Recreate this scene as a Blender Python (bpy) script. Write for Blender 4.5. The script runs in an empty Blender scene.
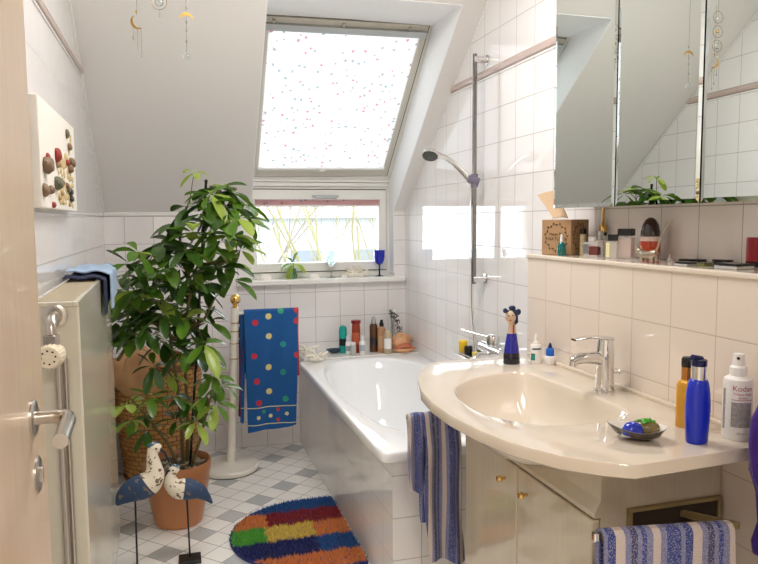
import bpy, bmesh, math, random
import numpy as np
from mathutils import Vector, Matrix
random.seed(7)
PI = math.pi
SC = bpy.context.scene
COL = SC.collection
V = Vector
# ---------------------------------------------------------------- camera
H = 1.315
R3 = Matrix(((0.9588435, 0.03192116, -0.28213505), (-0.28383943, 0.08196729, -0.95536199), (-0.00737042, 0.99612369, 0.08765429)))
cam_d = bpy.data.cameras.new('camera'); cam = bpy.data.objects.new('camera', cam_d); COL.objects.link(cam)
cam.matrix_world = Matrix.Translation((0, 0, H)) @ R3.to_4x4()
cam_d.sensor_fit = 'HORIZONTAL'; cam_d.sensor_width = 36; cam_d.lens = 690 / 758 * 36; cam_d.clip_start = .02
SC.camera = cam
def at(u, v, Y=None, X=None, Z=None):            # the point a photo pixel shows on a plane of the room
    r = R3 @ V((u - 379, 282 - v, -690))
    t = Y / r.y if Y is not None else X / r.x if X is not None else (Z - H) / r.z
    return V((0, 0, H)) + r * t
# ---------------------------------------------------------------- materials
def lin(c):
    c = c / 255
    return c / 12.92 if c <= .04045 else ((c + .055) / 1.055) ** 2.4
def rgb(c): return (lin(c[0]), lin(c[1]), lin(c[2]), 1)
class N:                                          # a tiny node helper
    def __init__(s, name):
        s.m = bpy.data.materials.new(name); s.m.use_nodes = True; s.t = s.m.node_tree; s.n = s.t.nodes; s.b = s.n['Principled BSDF']; s.out = s.n['Material Output']
    def new(s, k, **kw):
        d = s.n.new(k)
        for a, b in kw.items(): setattr(d, a, b)
        return d
    def put(s, sock, val):
        if hasattr(val, 'is_output') or hasattr(val, 'links'): s.t.links.new(val, sock)
        else: sock.default_value = val
    def math(s, op, a, b=0.0, c=0.0):
        d = s.new('ShaderNodeMath', operation=op); s.put(d.inputs[0], a); s.put(d.inputs[1], b); s.put(d.inputs[2], c); return d.outputs[0]
    def mix(s, f, a, b):
        d = s.new('ShaderNodeMix', data_type='RGBA'); s.put(d.inputs[0], f); s.put(d.inputs[6], a); s.put(d.inputs[7], b); return d.outputs[2]
    def pos(s):
        g = s.new('ShaderNodeNewGeometry'); return g.outputs['Position'], g.outputs['Normal']
    def obj(s): return s.new('ShaderNodeTexCoord').outputs['Object']
    def sep(s, v):
        d = s.new('ShaderNodeSeparateXYZ'); s.put(d.inputs[0], v); return d.outputs
    def comb(s, x, y, z=0.0):
        d = s.new('ShaderNodeCombineXYZ'); s.put(d.inputs[0], x); s.put(d.inputs[1], y); s.put(d.inputs[2], z); return d.outputs[0]
    def noise(s, vec, scale, detail=2.0):
        d = s.new('ShaderNodeTexNoise'); s.put(d.inputs['Vector'], vec); d.inputs['Scale'].default_value = scale; d.inputs['Detail'].default_value = detail; return d.outputs
    def ramp(s, f, stops, interp='LINEAR'):
        d = s.new('ShaderNodeValToRGB'); s.put(d.inputs[0], f); cr = d.color_ramp; cr.interpolation = interp
        while len(cr.elements) < len(stops): cr.elements.new(.5)
        for e, (p, c) in zip(cr.elements, stops): e.position = p; e.color = c if len(c) == 4 else rgb(c)
        return d.outputs[0]
    def bump(s, h, strength=.3, dist=.002, normal=None):
        d = s.new('ShaderNodeBump'); s.put(d.inputs['Height'], h); d.inputs['Strength'].default_value = strength; d.inputs['Distance'].default_value = dist
        if normal is not None: s.put(d.inputs['Normal'], normal)
        s.put(s.b.inputs['Normal'], d.outputs[0]); return d.outputs[0]
    def set(s, **kw):
        for k, v in kw.items(): s.put(s.b.inputs[k.replace('_', ' ')], v)
        return s
def mat(name, c, rough=.5, metal=0.0, coat=0.0, noise=0, nscale=40, bump=0, bscale=60, trans=0, ior=1.45, sss=0, sheen=0, bdist=.002):
    n = N(name); col = rgb(c); vec = n.obj()
    if noise:
        f = n.noise(vec, nscale, 3)[0]
        k = 1 - noise
        n.set(Base_Color=n.mix(f, tuple(x * k for x in col[:3]) + (1,), tuple(min(1, x * (1 + noise * .6)) for x in col[:3]) + (1,)))
    else: n.set(Base_Color=col)
    n.set(Roughness=rough, Metallic=metal, IOR=ior)
    n.b.inputs['Coat Weight'].default_value = coat; n.b.inputs['Coat Roughness'].default_value = .04
    n.b.inputs['Transmission Weight'].default_value = trans
    n.b.inputs['Sheen Weight'].default_value = sheen
    if bump: n.bump(n.noise(vec, bscale, 3)[0], bump, bdist)
    return n.m
def tile_mat(name, c, grout, offx=.04, offy=.04, size=.15, rough=.035, shift=False, relief=0.35):
    n = N(name); p, nr = n.pos(); P = n.sep(p); Q = n.sep(nr)
    ax, ay, az = (n.math('ABSOLUTE', Q[i]) for i in range(3))
    axs, ays, azs = (n.math('GREATER_THAN', a, .7) for a in (ax, ay, az))
    px = n.math('SUBTRACT', P[0], offx); py = n.math('SUBTRACT', P[1], offy)
    z = P[2]
    if shift: z = n.math('SUBTRACT', z, n.math('MULTIPLY', n.math('GREATER_THAN', z, 1.97), .033))
    u = n.math('ADD', n.math('MULTIPLY', px, n.math('ADD', ays, azs)), n.math('MULTIPLY', py, axs))
    v = n.math('ADD', n.math('MULTIPLY', z, n.math('ADD', ays, axs)), n.math('MULTIPLY', py, azs))
    br = n.new('ShaderNodeTexBrick', offset=0.0, squash=1.0)
    n.put(br.inputs['Vector'], n.comb(u, v)); br.inputs['Scale'].default_value = 1
    br.inputs['Brick Width'].default_value = size; br.inputs['Row Height'].default_value = size
    br.inputs['Mortar Size'].default_value = .0016; br.inputs['Mortar Smooth'].default_value = .3; br.inputs['Bias'].default_value = 0
    c1 = rgb(c); br.inputs['Color1'].default_value = c1; br.inputs['Color2'].default_value = tuple(x * .965 for x in c1[:3]) + (1,); br.inputs['Mortar'].default_value = rgb(grout)
    n.set(Base_Color=br.outputs['Color'], Roughness=n.math('ADD', n.math('MULTIPLY', br.outputs['Fac'], .6), rough), IOR=1.62)
    h = n.math('ADD', n.math('MULTIPLY', br.outputs['Fac'], -1.0), n.math('MULTIPLY', n.noise(p, 7, 1)[0], 1.2))
    b1 = n.bump(h, relief, .0014)
    return n.m
M = {}
M['tile'] = tile_mat('wall_tile_glaze', (240, 237, 236), (172, 168, 165), shift=True)
M['tile_warm_lit'] = tile_mat('warm_lit_ledge_tile', (228, 216, 204), (190, 172, 158), offx=.04, offy=.068)  # same tiles as the walls, warm indoor light put into the colour
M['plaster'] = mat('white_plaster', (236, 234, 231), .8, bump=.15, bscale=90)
M['plaster_lit'] = mat('window_lit_plaster', (248, 249, 250), .55)  # plaster whitened to carry the brightness close to the window
M['ceiling'] = M['plaster']
M['white_gloss'] = mat('white_enamel', (243, 244, 245), .08, coat=.4)
M['frame'] = mat('white_window_lacquer', (238, 237, 231), .3)
M['frame_beige'] = mat('grey_beige_sash', (210, 206, 194), .35)
M['seal'] = mat('dark_rubber_seal', (50, 52, 50), .6)
M['marble'] = mat('pale_marble', (242, 241, 236), .2, noise=.15, nscale=14)
M['alu'] = mat('matt_aluminium', (190, 194, 194), .35, metal=.8)
M['chrome'] = mat('chrome', (225, 225, 225), .06, metal=1)
M['chrome_dark_reflection'] = mat('chrome_reflecting_dark', (150, 148, 146), .1, metal=1)  # chrome with the dark reflection of its surroundings put into the colour
M['steel'] = mat('brushed_steel', (190, 184, 176), .28, metal=1)
M['brass'] = mat('polished_brass', (222, 184, 110), .18, metal=1)
M['gold'] = mat('matt_gold', (202, 160, 80), .3, metal=1)
M['ceramic'] = mat('bahama_beige_ceramic', (214, 202, 185), .06, coat=.6)
M['cream'] = mat('cream_lacquer', (208, 202, 184), .12, coat=.3)
M['radiator'] = mat('cream_radiator_enamel', (214, 208, 190), .16, coat=.3)
M['black'] = mat('black_plastic', (22, 22, 24), .25)
M['white'] = mat('white_plastic', (236, 235, 232), .3)
M['darkedge'] = mat('dark_glass_edge', (18, 40, 30), .15)
M['mirror'] = mat('mirror_silver', (232, 238, 234), .0, metal=1)
M['terracotta'] = mat('terracotta_glaze', (190, 128, 84), .3, noise=.12, nscale=9)
M['soil'] = mat('pebbly_soil', (96, 80, 66), .9, noise=.7, nscale=60, bump=.8, bscale=50, bdist=.01)
M['bark'] = mat('green_brown_stem', (112, 100, 62), .7, noise=.3)
M['iron'] = mat('black_iron', (24, 24, 26), .4)
def door_wood():
    n = N('light_maple_veneer'); v = n.obj(); s = n.sep(v)
    f = n.noise(n.comb(n.math('MULTIPLY', s[0], 40), n.math('MULTIPLY', s[1], 40), n.math('MULTIPLY', s[2], 2.2)), 3, 4)[0]
    n.set(Base_Color=n.mix(f, rgb((228, 206, 182)), rgb((212, 184, 154))), Roughness=.34); n.b.inputs['Coat Weight'].default_value = .25
    return n.m
M['wood'] = door_wood()
def laminate():
    n = N('cream_streaked_laminate'); v = n.obj(); s = n.sep(v)
    f = n.noise(n.comb(n.math('MULTIPLY', s[0], 60), n.math('MULTIPLY', s[1], 60), n.math('MULTIPLY', s[2], 3)), 3, 3)[0]
    n.set(Base_Color=n.mix(f, rgb((208, 196, 174)), rgb((194, 182, 160))), Roughness=.1); n.b.inputs['Coat Weight'].default_value = .5
    return n.m
M['laminate'] = laminate()
def floor_mat():
    n = N('diagonal_floor_tiles'); p, _ = n.pos(); P = n.sep(p)
    u = n.math('MULTIPLY_ADD', n.math('ADD', P[0], P[1]), .70711, -.064); v = n.math('MULTIPLY_ADD', n.math('SUBTRACT', P[1], P[0]), .70711, -.072)
    iu = n.math('FLOOR', n.math('DIVIDE', u, .1)); iv = n.math('FLOOR', n.math('DIVIDE', v, .1))
    # row 1 of grey tiles lies at v 1.97..2.07 = index 19 (after the offset): rows 19, 22, 25 ...
    r3 = n.math('SUBTRACT', iv, 1.0); k = n.math('DIVIDE', r3, 3.0); isrow = n.math('LESS_THAN', n.math('ABSOLUTE', n.math('SUBTRACT', k, n.math('ROUND', k))), .1)
    s2 = n.math('DIVIDE', n.math('ADD', iu, n.math('ROUND', k)), 2.0); par = n.math('LESS_THAN', n.math('ABSOLUTE', n.math('SUBTRACT', s2, n.math('ROUND', s2))), .1)
    g = n.math('MULTIPLY', isrow, par)
    fu = n.math('PINGPONG', u, .05); fv = n.math('PINGPONG', v, .05)
    m = n.math('MAXIMUM', n.math('LESS_THAN', n.math('MINIMUM', fu, fv), .0014), 0.0)
    jit = n.noise(n.comb(n.math('MULTIPLY', iu, 3.7), n.math('MULTIPLY', iv, 5.3)), 1.0, 0)[0]
    white = n.mix(jit, rgb((247, 245, 241)), rgb((234, 232, 227)))
    grey = n.mix(jit, rgb((196, 198, 198)), rgb((178, 180, 182)))
    c = n.mix(m, n.mix(g, white, grey), rgb((120, 118, 114)))
    n.set(Base_Color=c, Roughness=n.math('MULTIPLY_ADD', m, .5, .22)); n.bump(n.math('MULTIPLY', m, -1.0), .5, .001)
    return n.m
M['floor'] = floor_mat()
# ---------------------------------------------------------------- mesh builder
ORG = {}
class MB:
    def __init__(s): s.v = []; s.f = []; s.m = []; s.sm = []
    def add(s, vs, fs, mi=0, sm=True):
        b = len(s.v); s.v += [V(q) for q in vs]; s.f += [tuple(b + i for i in f) for f in fs]; s.m += [mi] * len(fs); s.sm += [sm] * len(fs); return b
    def box(s, lo, hi, mi=0, rot=None, piv=None):
        lo, hi = V(lo), V(hi); vs = [V((x, y, z)) for x in (lo.x, hi.x) for y in (lo.y, hi.y) for z in (lo.z, hi.z)]
        if rot is not None:
            c = V(piv) if piv is not None else (lo + hi) / 2; vs = [c + rot @ (q - c) for q in vs]
        s.add(vs, [(0, 1, 3, 2), (4, 6, 7, 5), (0, 4, 5, 1), (2, 3, 7, 6), (0, 2, 6, 4), (1, 5, 7, 3)], mi, False); return s
    def obox(s, c, size, ax, mi=0):                # box in its own axes: ax = three unit vectors
        c = V(c); h = [k / 2 for k in size]; vs = [c + ax[0] * (i * h[0]) + ax[1] * (j * h[1]) + ax[2] * (k * h[2]) for i in (-1, 1) for j in (-1, 1) for k in (-1, 1)]
        s.add(vs, [(0, 1, 3, 2), (4, 6, 7, 5), (0, 4, 5, 1), (2, 3, 7, 6), (0, 2, 6, 4), (1, 5, 7, 3)], mi, False); return s
    def prism(s, poly, a, b, axis='x', mi=0):      # poly of 2-D points; a, b numbers or functions of the second coordinate
        fa = a if callable(a) else (lambda q: a); fb = b if callable(b) else (lambda q: b)
        def P(p, t):
            k = (fa, fb)[t](p[1])
            return (k, p[0], p[1]) if axis == 'x' else (p[0], k, p[1]) if axis == 'y' else (p[0], p[1], k)
        n = len(poly); vs = [P(p, 0) for p in poly] + [P(p, 1) for p in poly]
        fs = [tuple(range(n)), tuple(range(2 * n - 1, n - 1, -1))] + [(i, i + n, (i + 1) % n + n, (i + 1) % n) for i in range(n)]
        s.add(vs, fs, mi, False); return s
    def rings(s, rs, mi=0, cap0=True, cap1=True, closed=True, sm=True):
        n = len(rs[0]); b = s.add([q for r in rs for q in r], [], mi)
        fs = []
        for k in range(len(rs) - 1):
            for i in range(n if closed else n - 1):
                j = (i + 1) % n; fs.append((b + k * n + i, b + k * n + j, b + (k + 1) * n + j, b + (k + 1) * n + i))
        if cap0: fs.append(tuple(b + i for i in range(n))[::-1])
        if cap1: fs.append(tuple(b + (len(rs) - 1) * n + i for i in range(n)))
        s.f += fs; s.m += [mi] * len(fs); s.sm += [sm] * len(fs); return s
    def lathe(s, c, prof, n=28, mi=0, sx=1, sy=1, up=V((0, 0, 1)), cap=(True, True), fn=None):
        c = V(c); up = V(up).normalized(); q = V((0, 0, 1)).rotation_difference(up); rs = []
        for (r, z) in prof:
            ring = []
            for i in range(n):
                a = 2 * PI * i / n; rr = r if fn is None else fn(r, z, a)
                ring.append(c + q @ V((rr * sx * math.cos(a), rr * sy * math.sin(a), z)))
            rs.append(ring)
        return s.rings(rs, mi, *cap)
    def tube(s, path, r, n=10, mi=0, caps=True, flat=1.0):
        path = [V(p) for p in path]; m = len(path); rr = r if isinstance(r, (list, tuple)) else [r] * m
        t0 = (path[1] - path[0]).normalized(); nrm = t0.orthogonal().normalized(); rs = []; prev = t0
        for i, p in enumerate(path):
            t = (path[min(i + 1, m - 1)] - path[max(i - 1, 0)]).normalized(); nrm = prev.rotation_difference(t) @ nrm; nrm = (nrm - t * nrm.dot(t)).normalized(); prev = t; bn = t.cross(nrm)
            rs.append([p + (nrm * math.cos(2 * PI * k / n) + bn * math.sin(2 * PI * k / n) * flat) * rr[i] for k in range(n)])
        return s.rings(rs, mi, caps, caps)
    def ell(s, c, r, n=16, m=10, mi=0, rot=None, fn=None):
        c = V(c); rs = []
        for j in range(m + 1):
            ph = -PI / 2 + PI * (j + .001) / (m + .002); ring = []
            for i in range(n):
                a = 2 * PI * i / n; q = V((r[0] * math.cos(ph) * math.cos(a), r[1] * math.cos(ph) * math.sin(a), r[2] * math.sin(ph)))
                if fn: q = fn(q)
                ring.append(c + (rot @ q if rot else q))
            rs.append(ring)
        return s.rings(rs, mi)
    def grid(s, fn, nu, nv, mi=0, thick=0, sm=True):
        P = [[V(fn(i / nu, j / nv)) for i in range(nu + 1)] for j in range(nv + 1)]
        W = nu + 1; vs = [p for row in P for p in row]
        fs = [(j * W + i, j * W + i + 1, (j + 1) * W + i + 1, (j + 1) * W + i) for j in range(nv) for i in range(nu)]
        mis = mi if callable(mi) else (lambda u, v: mi)
        ms = [mis((i + .5) / nu, (j + .5) / nv) for j in range(nv) for i in range(nu)]
        b = len(s.v)
        if thick:
            nr = []
            for j in range(nv + 1):
                for i in range(nu + 1):
                    du = P[j][min(i + 1, nu)] - P[j][max(i - 1, 0)]; dv = P[min(j + 1, nv)][i] - P[max(j - 1, 0)][i]; nr.append(du.cross(dv).normalized())
            n0 = len(vs); vs2 = [vs[k] - nr[k] * thick for k in range(n0)]
            fs2 = [tuple(n0 + k for k in f[::-1]) for f in fs]
            edge = [(i, i + 1) for i in range(nu)] + [(j * W + nu, (j + 1) * W + nu) for j in range(nv)] + [(nv * W + i + 1, nv * W + i) for i in range(nu)][::-1] + [((j + 1) * W, j * W) for j in range(nv)]
            fs3 = [(b_, a_, a_ + n0, b_ + n0) for a_, b_ in edge]
            em = [ms[0]] * len(fs3)
            s.v += vs + vs2; allf = fs + fs2 + fs3; s.m += ms + ms + em
        else: s.v += vs; allf = fs; s.m += ms
        s.f += [tuple(b + k for k in f) for f in allf]; s.sm += [sm] * len(allf); return s
    def build(s, name, mats, parent=None, at0=None, bevel=0, ang=38, sub=0, seg=2):
        me = bpy.data.meshes.new(name)
        org = ORG[parent.name] if parent is not None else V(at0 if at0 is not None else (0, 0, 0))
        me.from_pydata([tuple(q - org) for q in s.v], [], s.f)
        if not isinstance(mats, (list, tuple)): mats = [mats]
        for m in mats: me.materials.append(M[m] if isinstance(m, str) else m)
        me.polygons.foreach_set('material_index', s.m); me.polygons.foreach_set('use_smooth', s.sm)
        me.validate(); me.update()
        bm = bmesh.new(); bm.from_mesh(me); bmesh.ops.recalc_face_normals(bm, faces=bm.faces); bm.to_mesh(me); bm.free()
        try:
          if any(s.sm): me.set_sharp_from_angle(angle=math.radians(ang))
        except Exception: pass
        o = bpy.data.objects.new(name, me); COL.objects.link(o)
        if parent is not None: o.parent = parent
        else: o.location = org
        ORG[o.name] = org
        if bevel:
            md = o.modifiers.new('bevel', 'BEVEL'); md.width = bevel; md.segments = seg; md.limit_method = 'ANGLE'; md.angle_limit = math.radians(40); md.harden_normals = False
        if sub: md = o.modifiers.new('sub', 'SUBSURF'); md.levels = sub; md.render_levels = sub
        return o
def tag(o, label=None, cat=None, group=None, kind=None):
    if label: o['label'] = label
    if cat: o['category'] = cat
    if group: o['group'] = group
    if kind: o['kind'] = kind
    return o
def empty(name, loc, label, cat, group=None):
    o = bpy.data.objects.new(name, None); COL.objects.link(o); o.location = loc; o.empty_display_size = .05; ORG[o.name] = V(loc)
    return tag(o, label, cat, group)
def struct(o): o['kind'] = 'structure'; return o
def text_mesh(txt, size, place, material, name, parent, extrude=.0002, bend=None):
    cu = bpy.data.curves.new('t', 'FONT'); cu.body = txt; cu.size = size; cu.align_x = 'CENTER'; cu.align_y = 'CENTER'; cu.extrude = extrude
    o = bpy.data.objects.new('t', cu); COL.objects.link(o); dg = bpy.context.evaluated_depsgraph_get(); me = bpy.data.meshes.new_from_object(o.evaluated_get(dg)); bpy.data.objects.remove(o)
    mb = MB(); vs = [place(v.co.x, v.co.y, v.co.z) for v in me.vertices]; mb.add(vs, [tuple(p.vertices) for p in me.polygons], 0, False)
    return mb.build(name, material, parent)
# ---------------------------------------------------------------- the room shell
LW, RW, D = -.363, 1.352, 4.01
def slope(y): return 1.375 + .782 * (D - y)
struct(MB().box((-1.6, -1.9, -.12), (1.9, 4.3, 0)).build('floor', 'floor'))
o = MB().prism([(.26, 0), (4.3, 0), (4.3, 1.2), (D, slope(D)), (2.63, 2.454), (.26, 2.454)], LW - .12, LW).build('wall_left', 'tile'); struct(o)
o = MB().prism([(.26, 0), (4.3, 0), (4.3, 1.2), (D, slope(D)), (2.63, 2.454), (.26, 2.454)], RW, RW + .12).build('wall_right', 'tile'); struct(o)
NL = lambda z: .42 - .028 * (z - 1.37) / .89 if z > 1.37 else .42
NR = lambda z: 1.283 - .038 * (z - 1.37) / .89 if z > 1.37 else 1.283
wb = MB(); wb.box((LW, D, 0), (RW, 4.26, .955)); wb.box((LW, D, .955), (.42, 4.26, 1.36)); wb.box((1.283, D, .955), (RW, 4.26, 1.36))
struct(wb.build('wall_back', 'tile'))
c = MB(); side = [(D, slope(D)), (2.88, slope(2.88)), (2.63, 2.454), (2.63, 2.87), (4.26, 1.46), (4.26, 1.36), (D, 1.36)]
c.prism(side, LW, NL); c.prism(side, NR, RW)
c.prism([(2.88, slope(2.88)), (2.63, 2.454), (2.63, 2.87), (3.22, 2.36), (3.24, 2.268)], NL, NR)
c.box((LW, .26, 2.454), (RW, 2.63, 2.6))
struct(c.build('ceiling', 'plaster'))
# lining of the window niche, window light put into its whiter plaster colour
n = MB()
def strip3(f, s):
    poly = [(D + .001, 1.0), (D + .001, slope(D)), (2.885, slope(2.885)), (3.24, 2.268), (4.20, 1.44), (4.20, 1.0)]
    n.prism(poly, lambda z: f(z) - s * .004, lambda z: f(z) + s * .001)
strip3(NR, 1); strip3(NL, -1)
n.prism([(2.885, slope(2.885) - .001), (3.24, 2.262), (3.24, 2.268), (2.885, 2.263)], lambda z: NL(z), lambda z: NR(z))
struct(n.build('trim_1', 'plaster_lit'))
# white joint line where the tiles meet the plaster
t = MB(); t.tube([(LW + .003, D - .01, slope(D) - .005), (LW + .003, 2.63, 2.449)], .005, 6); t.tube([(LW, D - .003, 1.358), (.42, D - .003, 1.358)], .005, 6)
struct(t.build('trim_2', 'white'))
# relief border of the tiles on both side walls
M['border'] = mat('dusty_pink_border_tile', (196, 176, 168), .12, coat=.3)
for nm, X, s, y1 in (('trim_3', LW, 1, 3.30), ('trim_4', RW, -1, 3.29)):
    b = MB(); L = .2; k = 0; y = .3
    while y < y1:
        e = min(y + .199, y1)
        b.prism([(X, 1.950), (X + s * .009, 1.954), (X + s * .012, 1.966), (X + s * .009, 1.978), (X, 1.982)], y + .001, e, axis='y'); y += .2
    struct(b.build(nm, 'border'))
    b = MB().prism([(X, 1.938), (X + s * .005, 1.940), (X + s * .005, 1.946), (X, 1.948)], .3, y1 + .02, axis='y'); struct(b.build(nm.replace('3', '5').replace('4', '6'), 'tile'))
# half-height tiled ledge wall behind the washbasin
w = MB().box((1.17, .26, 0), (RW, 2.14, 1.186)); struct(w.build('wall_ledge', 'tile_warm_lit'))
M['ledge_top'] = mat('cream_ledge_tile', (226, 214, 200), .08, coat=.4)
struct(MB().box((1.164, .26, 1.186), (RW, 2.146, 1.2)).build('trim_7', 'ledge_top', bevel=.004))
# doorway wall and the hall behind the camera
f = MB(); f.box((-1.3, .14, 0), (-.245, .26, 2.6)); f.box((.68, .14, 0), (1.7, .26, 2.6)); f.box((-.245, .14, 2.06), (.68, .26, 2.6)); struct(f.build('wall_front', 'plaster'))
h = MB(); h.box((-1.42, -1.9, 0), (-1.3, .26, 2.6)); struct(h.build('wall_hall_left', 'plaster'))
h = MB(); h.box((1.7, -1.9, 0), (1.82, .26, 2.6)); struct(h.build('wall_hall_right', 'plaster'))
h = MB(); h.box((-1.42, -2.0, 0), (1.82, -1.9, 2.6)); struct(h.build('wall_hall_back', 'plaster'))
h = MB(); h.box((-1.42, -2.0, 2.6), (1.82, .26, 2.7)); struct(h.build('ceiling_hall', 'plaster'))
# ---------------------------------------------------------------- sill
s_ = MB().box((.33, 3.965, .952), (1.34, D, .981)).box((.42, D, .952), (1.283, 4.16, .981)); struct(s_.build('sill_1', 'marble', bevel=.004))
# ---------------------------------------------------------------- lower window
def glass_mat():
    n = N('clear_window_glass'); n.n.remove(n.b); g = n.new('ShaderNodeBsdfTransparent'); g.inputs[0].default_value = (.97, .985, .98, 1); gl = n.new('ShaderNodeBsdfGlossy'); gl.inputs['Roughness'].default_value = 0
    m = n.new('ShaderNodeMixShader'); fr = n.new('ShaderNodeFresnel'); fr.inputs[0].default_value = 1.3; n.t.links.new(fr.outputs[0], m.inputs[0]); n.t.links.new(g.outputs[0], m.inputs[1]); n.t.links.new(gl.outputs[0], m.inputs[2]); n.t.links.new(m.outputs[0], n.out.inputs[0]); return n.m
M['glass'] = glass_mat()
w2 = empty('window_2', (.85, 4.1, .981), None, None); struct(w2)
fr = MB(); x0, x1, z0, z1 = .385, 1.283, .983, 1.523
fr.box((x0, 4.10, z0), (x1, 4.17, z0 + .03)); fr.box((x0, 4.10, z1 - .012), (x1, 4.17, z1)); fr.box((x0, 4.10, z0 + .03), (x0 + .02, 4.17, z1 - .012)); fr.box((x1 - .02, 4.10, z0 + .03), (x1, 4.17, z1 - .012))
fr.build('window_frame', 'frame', w2)
X0, X1, Z0, Z1 = x0 + .026, x1 - .026, z0 + .036, z1 - .018
fs = MB(); fs.box((X0, 4.085, Z0), (X1, 4.14, Z0 + .052)); fs.box((X0, 4.085, Z1 - .055), (X1, 4.14, Z1)); fs.box((X0, 4.085, Z0 + .052), (X0 + .05, 4.14, Z1 - .055)); fs.box((X1 - .05, 4.085, Z0 + .052), (X1, 4.14, Z1 - .055))
fs.build('sash', 'frame', w2, bevel=.003)
sl = MB(); 
for a in ((x0 + .02, z0 + .03, x1 - .02, z0 + .036), (x0 + .02, z1 - .018, x1 - .02, z1 - .012), (x0 + .02, z0 + .036, x0 + .026, z1 - .018), (x1 - .026, z0 + .036, x1 - .02, z1 - .018)): sl.box((a[0], 4.11, a[1]), (a[2], 4.15, a[3]))
sl.build('seal', 'seal', w2)
MB().box((X0 + .05, 4.11, Z0 + .05), (X1 - .05, 4.114, Z1 - .05)).build('pane', 'glass', w2)
hd = MB(); hd.box((.795, 4.072, 1.462), (.955, 4.086, 1.474)); hd.box((.81, 4.058, 1.452), (.94, 4.074, 1.466)); hd.build('handle', 'alu', w2, bevel=.003)
# folded pleated blind at the top of the lower window
def blind_mat(name, t, strip=False):
    n = N(name); v = n.obj(); s = n.sep(v)
    vec = n.comb(s[0], s[1], s[2])
    vo = n.new('ShaderNodeTexVoronoi', feature='F1'); n.put(vo.inputs['Vector'], v); vo.inputs['Scale'].default_value = 30; vo.inputs['Randomness'].default_value = 1
    dist = n.math('ADD', vo.outputs['Distance'], n.math('MULTIPLY', n.math('SUBTRACT', n.noise(v, 160, 2)[0], .5), .5))
    spot = n.math('LESS_THAN', dist, .25)
    sc = n.sep(vo.outputs['Color']); on = n.math('GREATER_THAN', sc[1], .3)
    colr = n.mix(n.math('GREATER_THAN', sc[0], .62), rgb((178, 186, 194)), rgb((214, 160, 168)))
    base = rgb((250, 250, 252)) if not strip else rgb((240, 214, 214))
    c = n.mix(n.math('MULTIPLY', spot, on), base, colr)
    tr = n.new('ShaderNodeBsdfTranslucent'); n.put(tr.inputs[0], c); n.set(Base_Color=c, Roughness=.8)
    mx = n.new('ShaderNodeMixShader'); mx.inputs[0].default_value = t; n.t.links.new(n.b.outputs[0], mx.inputs[1]); n.t.links.new(tr.outputs[0], mx.inputs[2]); n.t.links.new(mx.outputs[0], n.out.inputs[0]); return n.m
M['blind'] = blind_mat('sheer_pleated_fabric', .225); M['blind_pink'] = blind_mat('pink_pleated_fabric', .25, True)
lb = empty('pleated_blind', (.85, 4.08, 1.42), 'folded pink pleated blind gathered at the top of the lower window', 'blind')
g = MB(); pts = []
for k in range(9): pts.append((4.082 - (.012 if k % 2 else 0), 1.448 - k * .0042))
g.prism(pts + [(p[0] + .002, p[1]) for p in pts[::-1]], X0 + .045, X1 - .045); g.build('fabric', 'blind_pink', lb)
MB().box((X0 + .045, 4.066, 1.404), (X1 - .045, 4.084, 1.414)).build('bottom_rail', 'white', lb)
MB().box((X0 + .045, 4.066, 1.449), (X1 - .045, 4.084, 1.456)).build('top_rail', 'white', lb)
# ---------------------------------------------------------------- roof window
P0 = V((.840, 4.06, 1.575)); P1 = V((.818, 3.235, 2.278))
ev = (P1 - P0).normalized(); LEN = (P1 - P0).length; eu = V((1, 0, 0)); eu = (eu - ev * eu.dot(ev)).normalized(); en = ev.cross(eu).normalized()
if en.z > 0: en = -en
AX = (eu, ev, en)
def rw(u, v, n): return P0 + eu * u + ev * v + en * n      # across, up the slope, into the room
w1 = empty('window_1', P0, None, None); struct(w1)
HW = .438
def ring(mb, hw, v0, v1, wd, n0, n1, bot=None, top=None):
    bot = bot or wd; top = top or wd
    for (ua, ub, va, vb) in ((-hw, -hw + wd, v0, v1), (hw - wd, hw, v0, v1), (-hw + wd, hw - wd, v0, v0 + bot), (-hw + wd, hw - wd, v1 - top, v1)):
        mb.obox(rw((ua + ub) / 2, (va + vb) / 2, (n0 + n1) / 2), (ub - ua, vb - va, n1 - n0), AX)
fr = MB(); ring(fr, HW + .004, -.02, LEN + .01, .030, -.09, .0); fr.build('window_frame', 'frame', w1)
sl = MB(); ring(sl, HW - .026, .012, LEN - .02, .006, -.07, -.004); sl.build('seal', 'seal', w1)
fs = MB(); ring(fs, HW - .032, .018, LEN - .026, .04, -.06, .006, bot=.05); fs.build('sash', 'frame_beige', w1, bevel=.003)
MB().obox(rw(0, LEN / 2, -.04), ((HW - .08) * 2, LEN - .13, .004), AX).build('pane', 'glass', w1)
br = MB()
for u in (-.35, -.02, .31): br.obox(rw(u, LEN - .045, .012), (.012, .016, .012), AX)
br.build('bracket', 'steel', w1)
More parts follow.
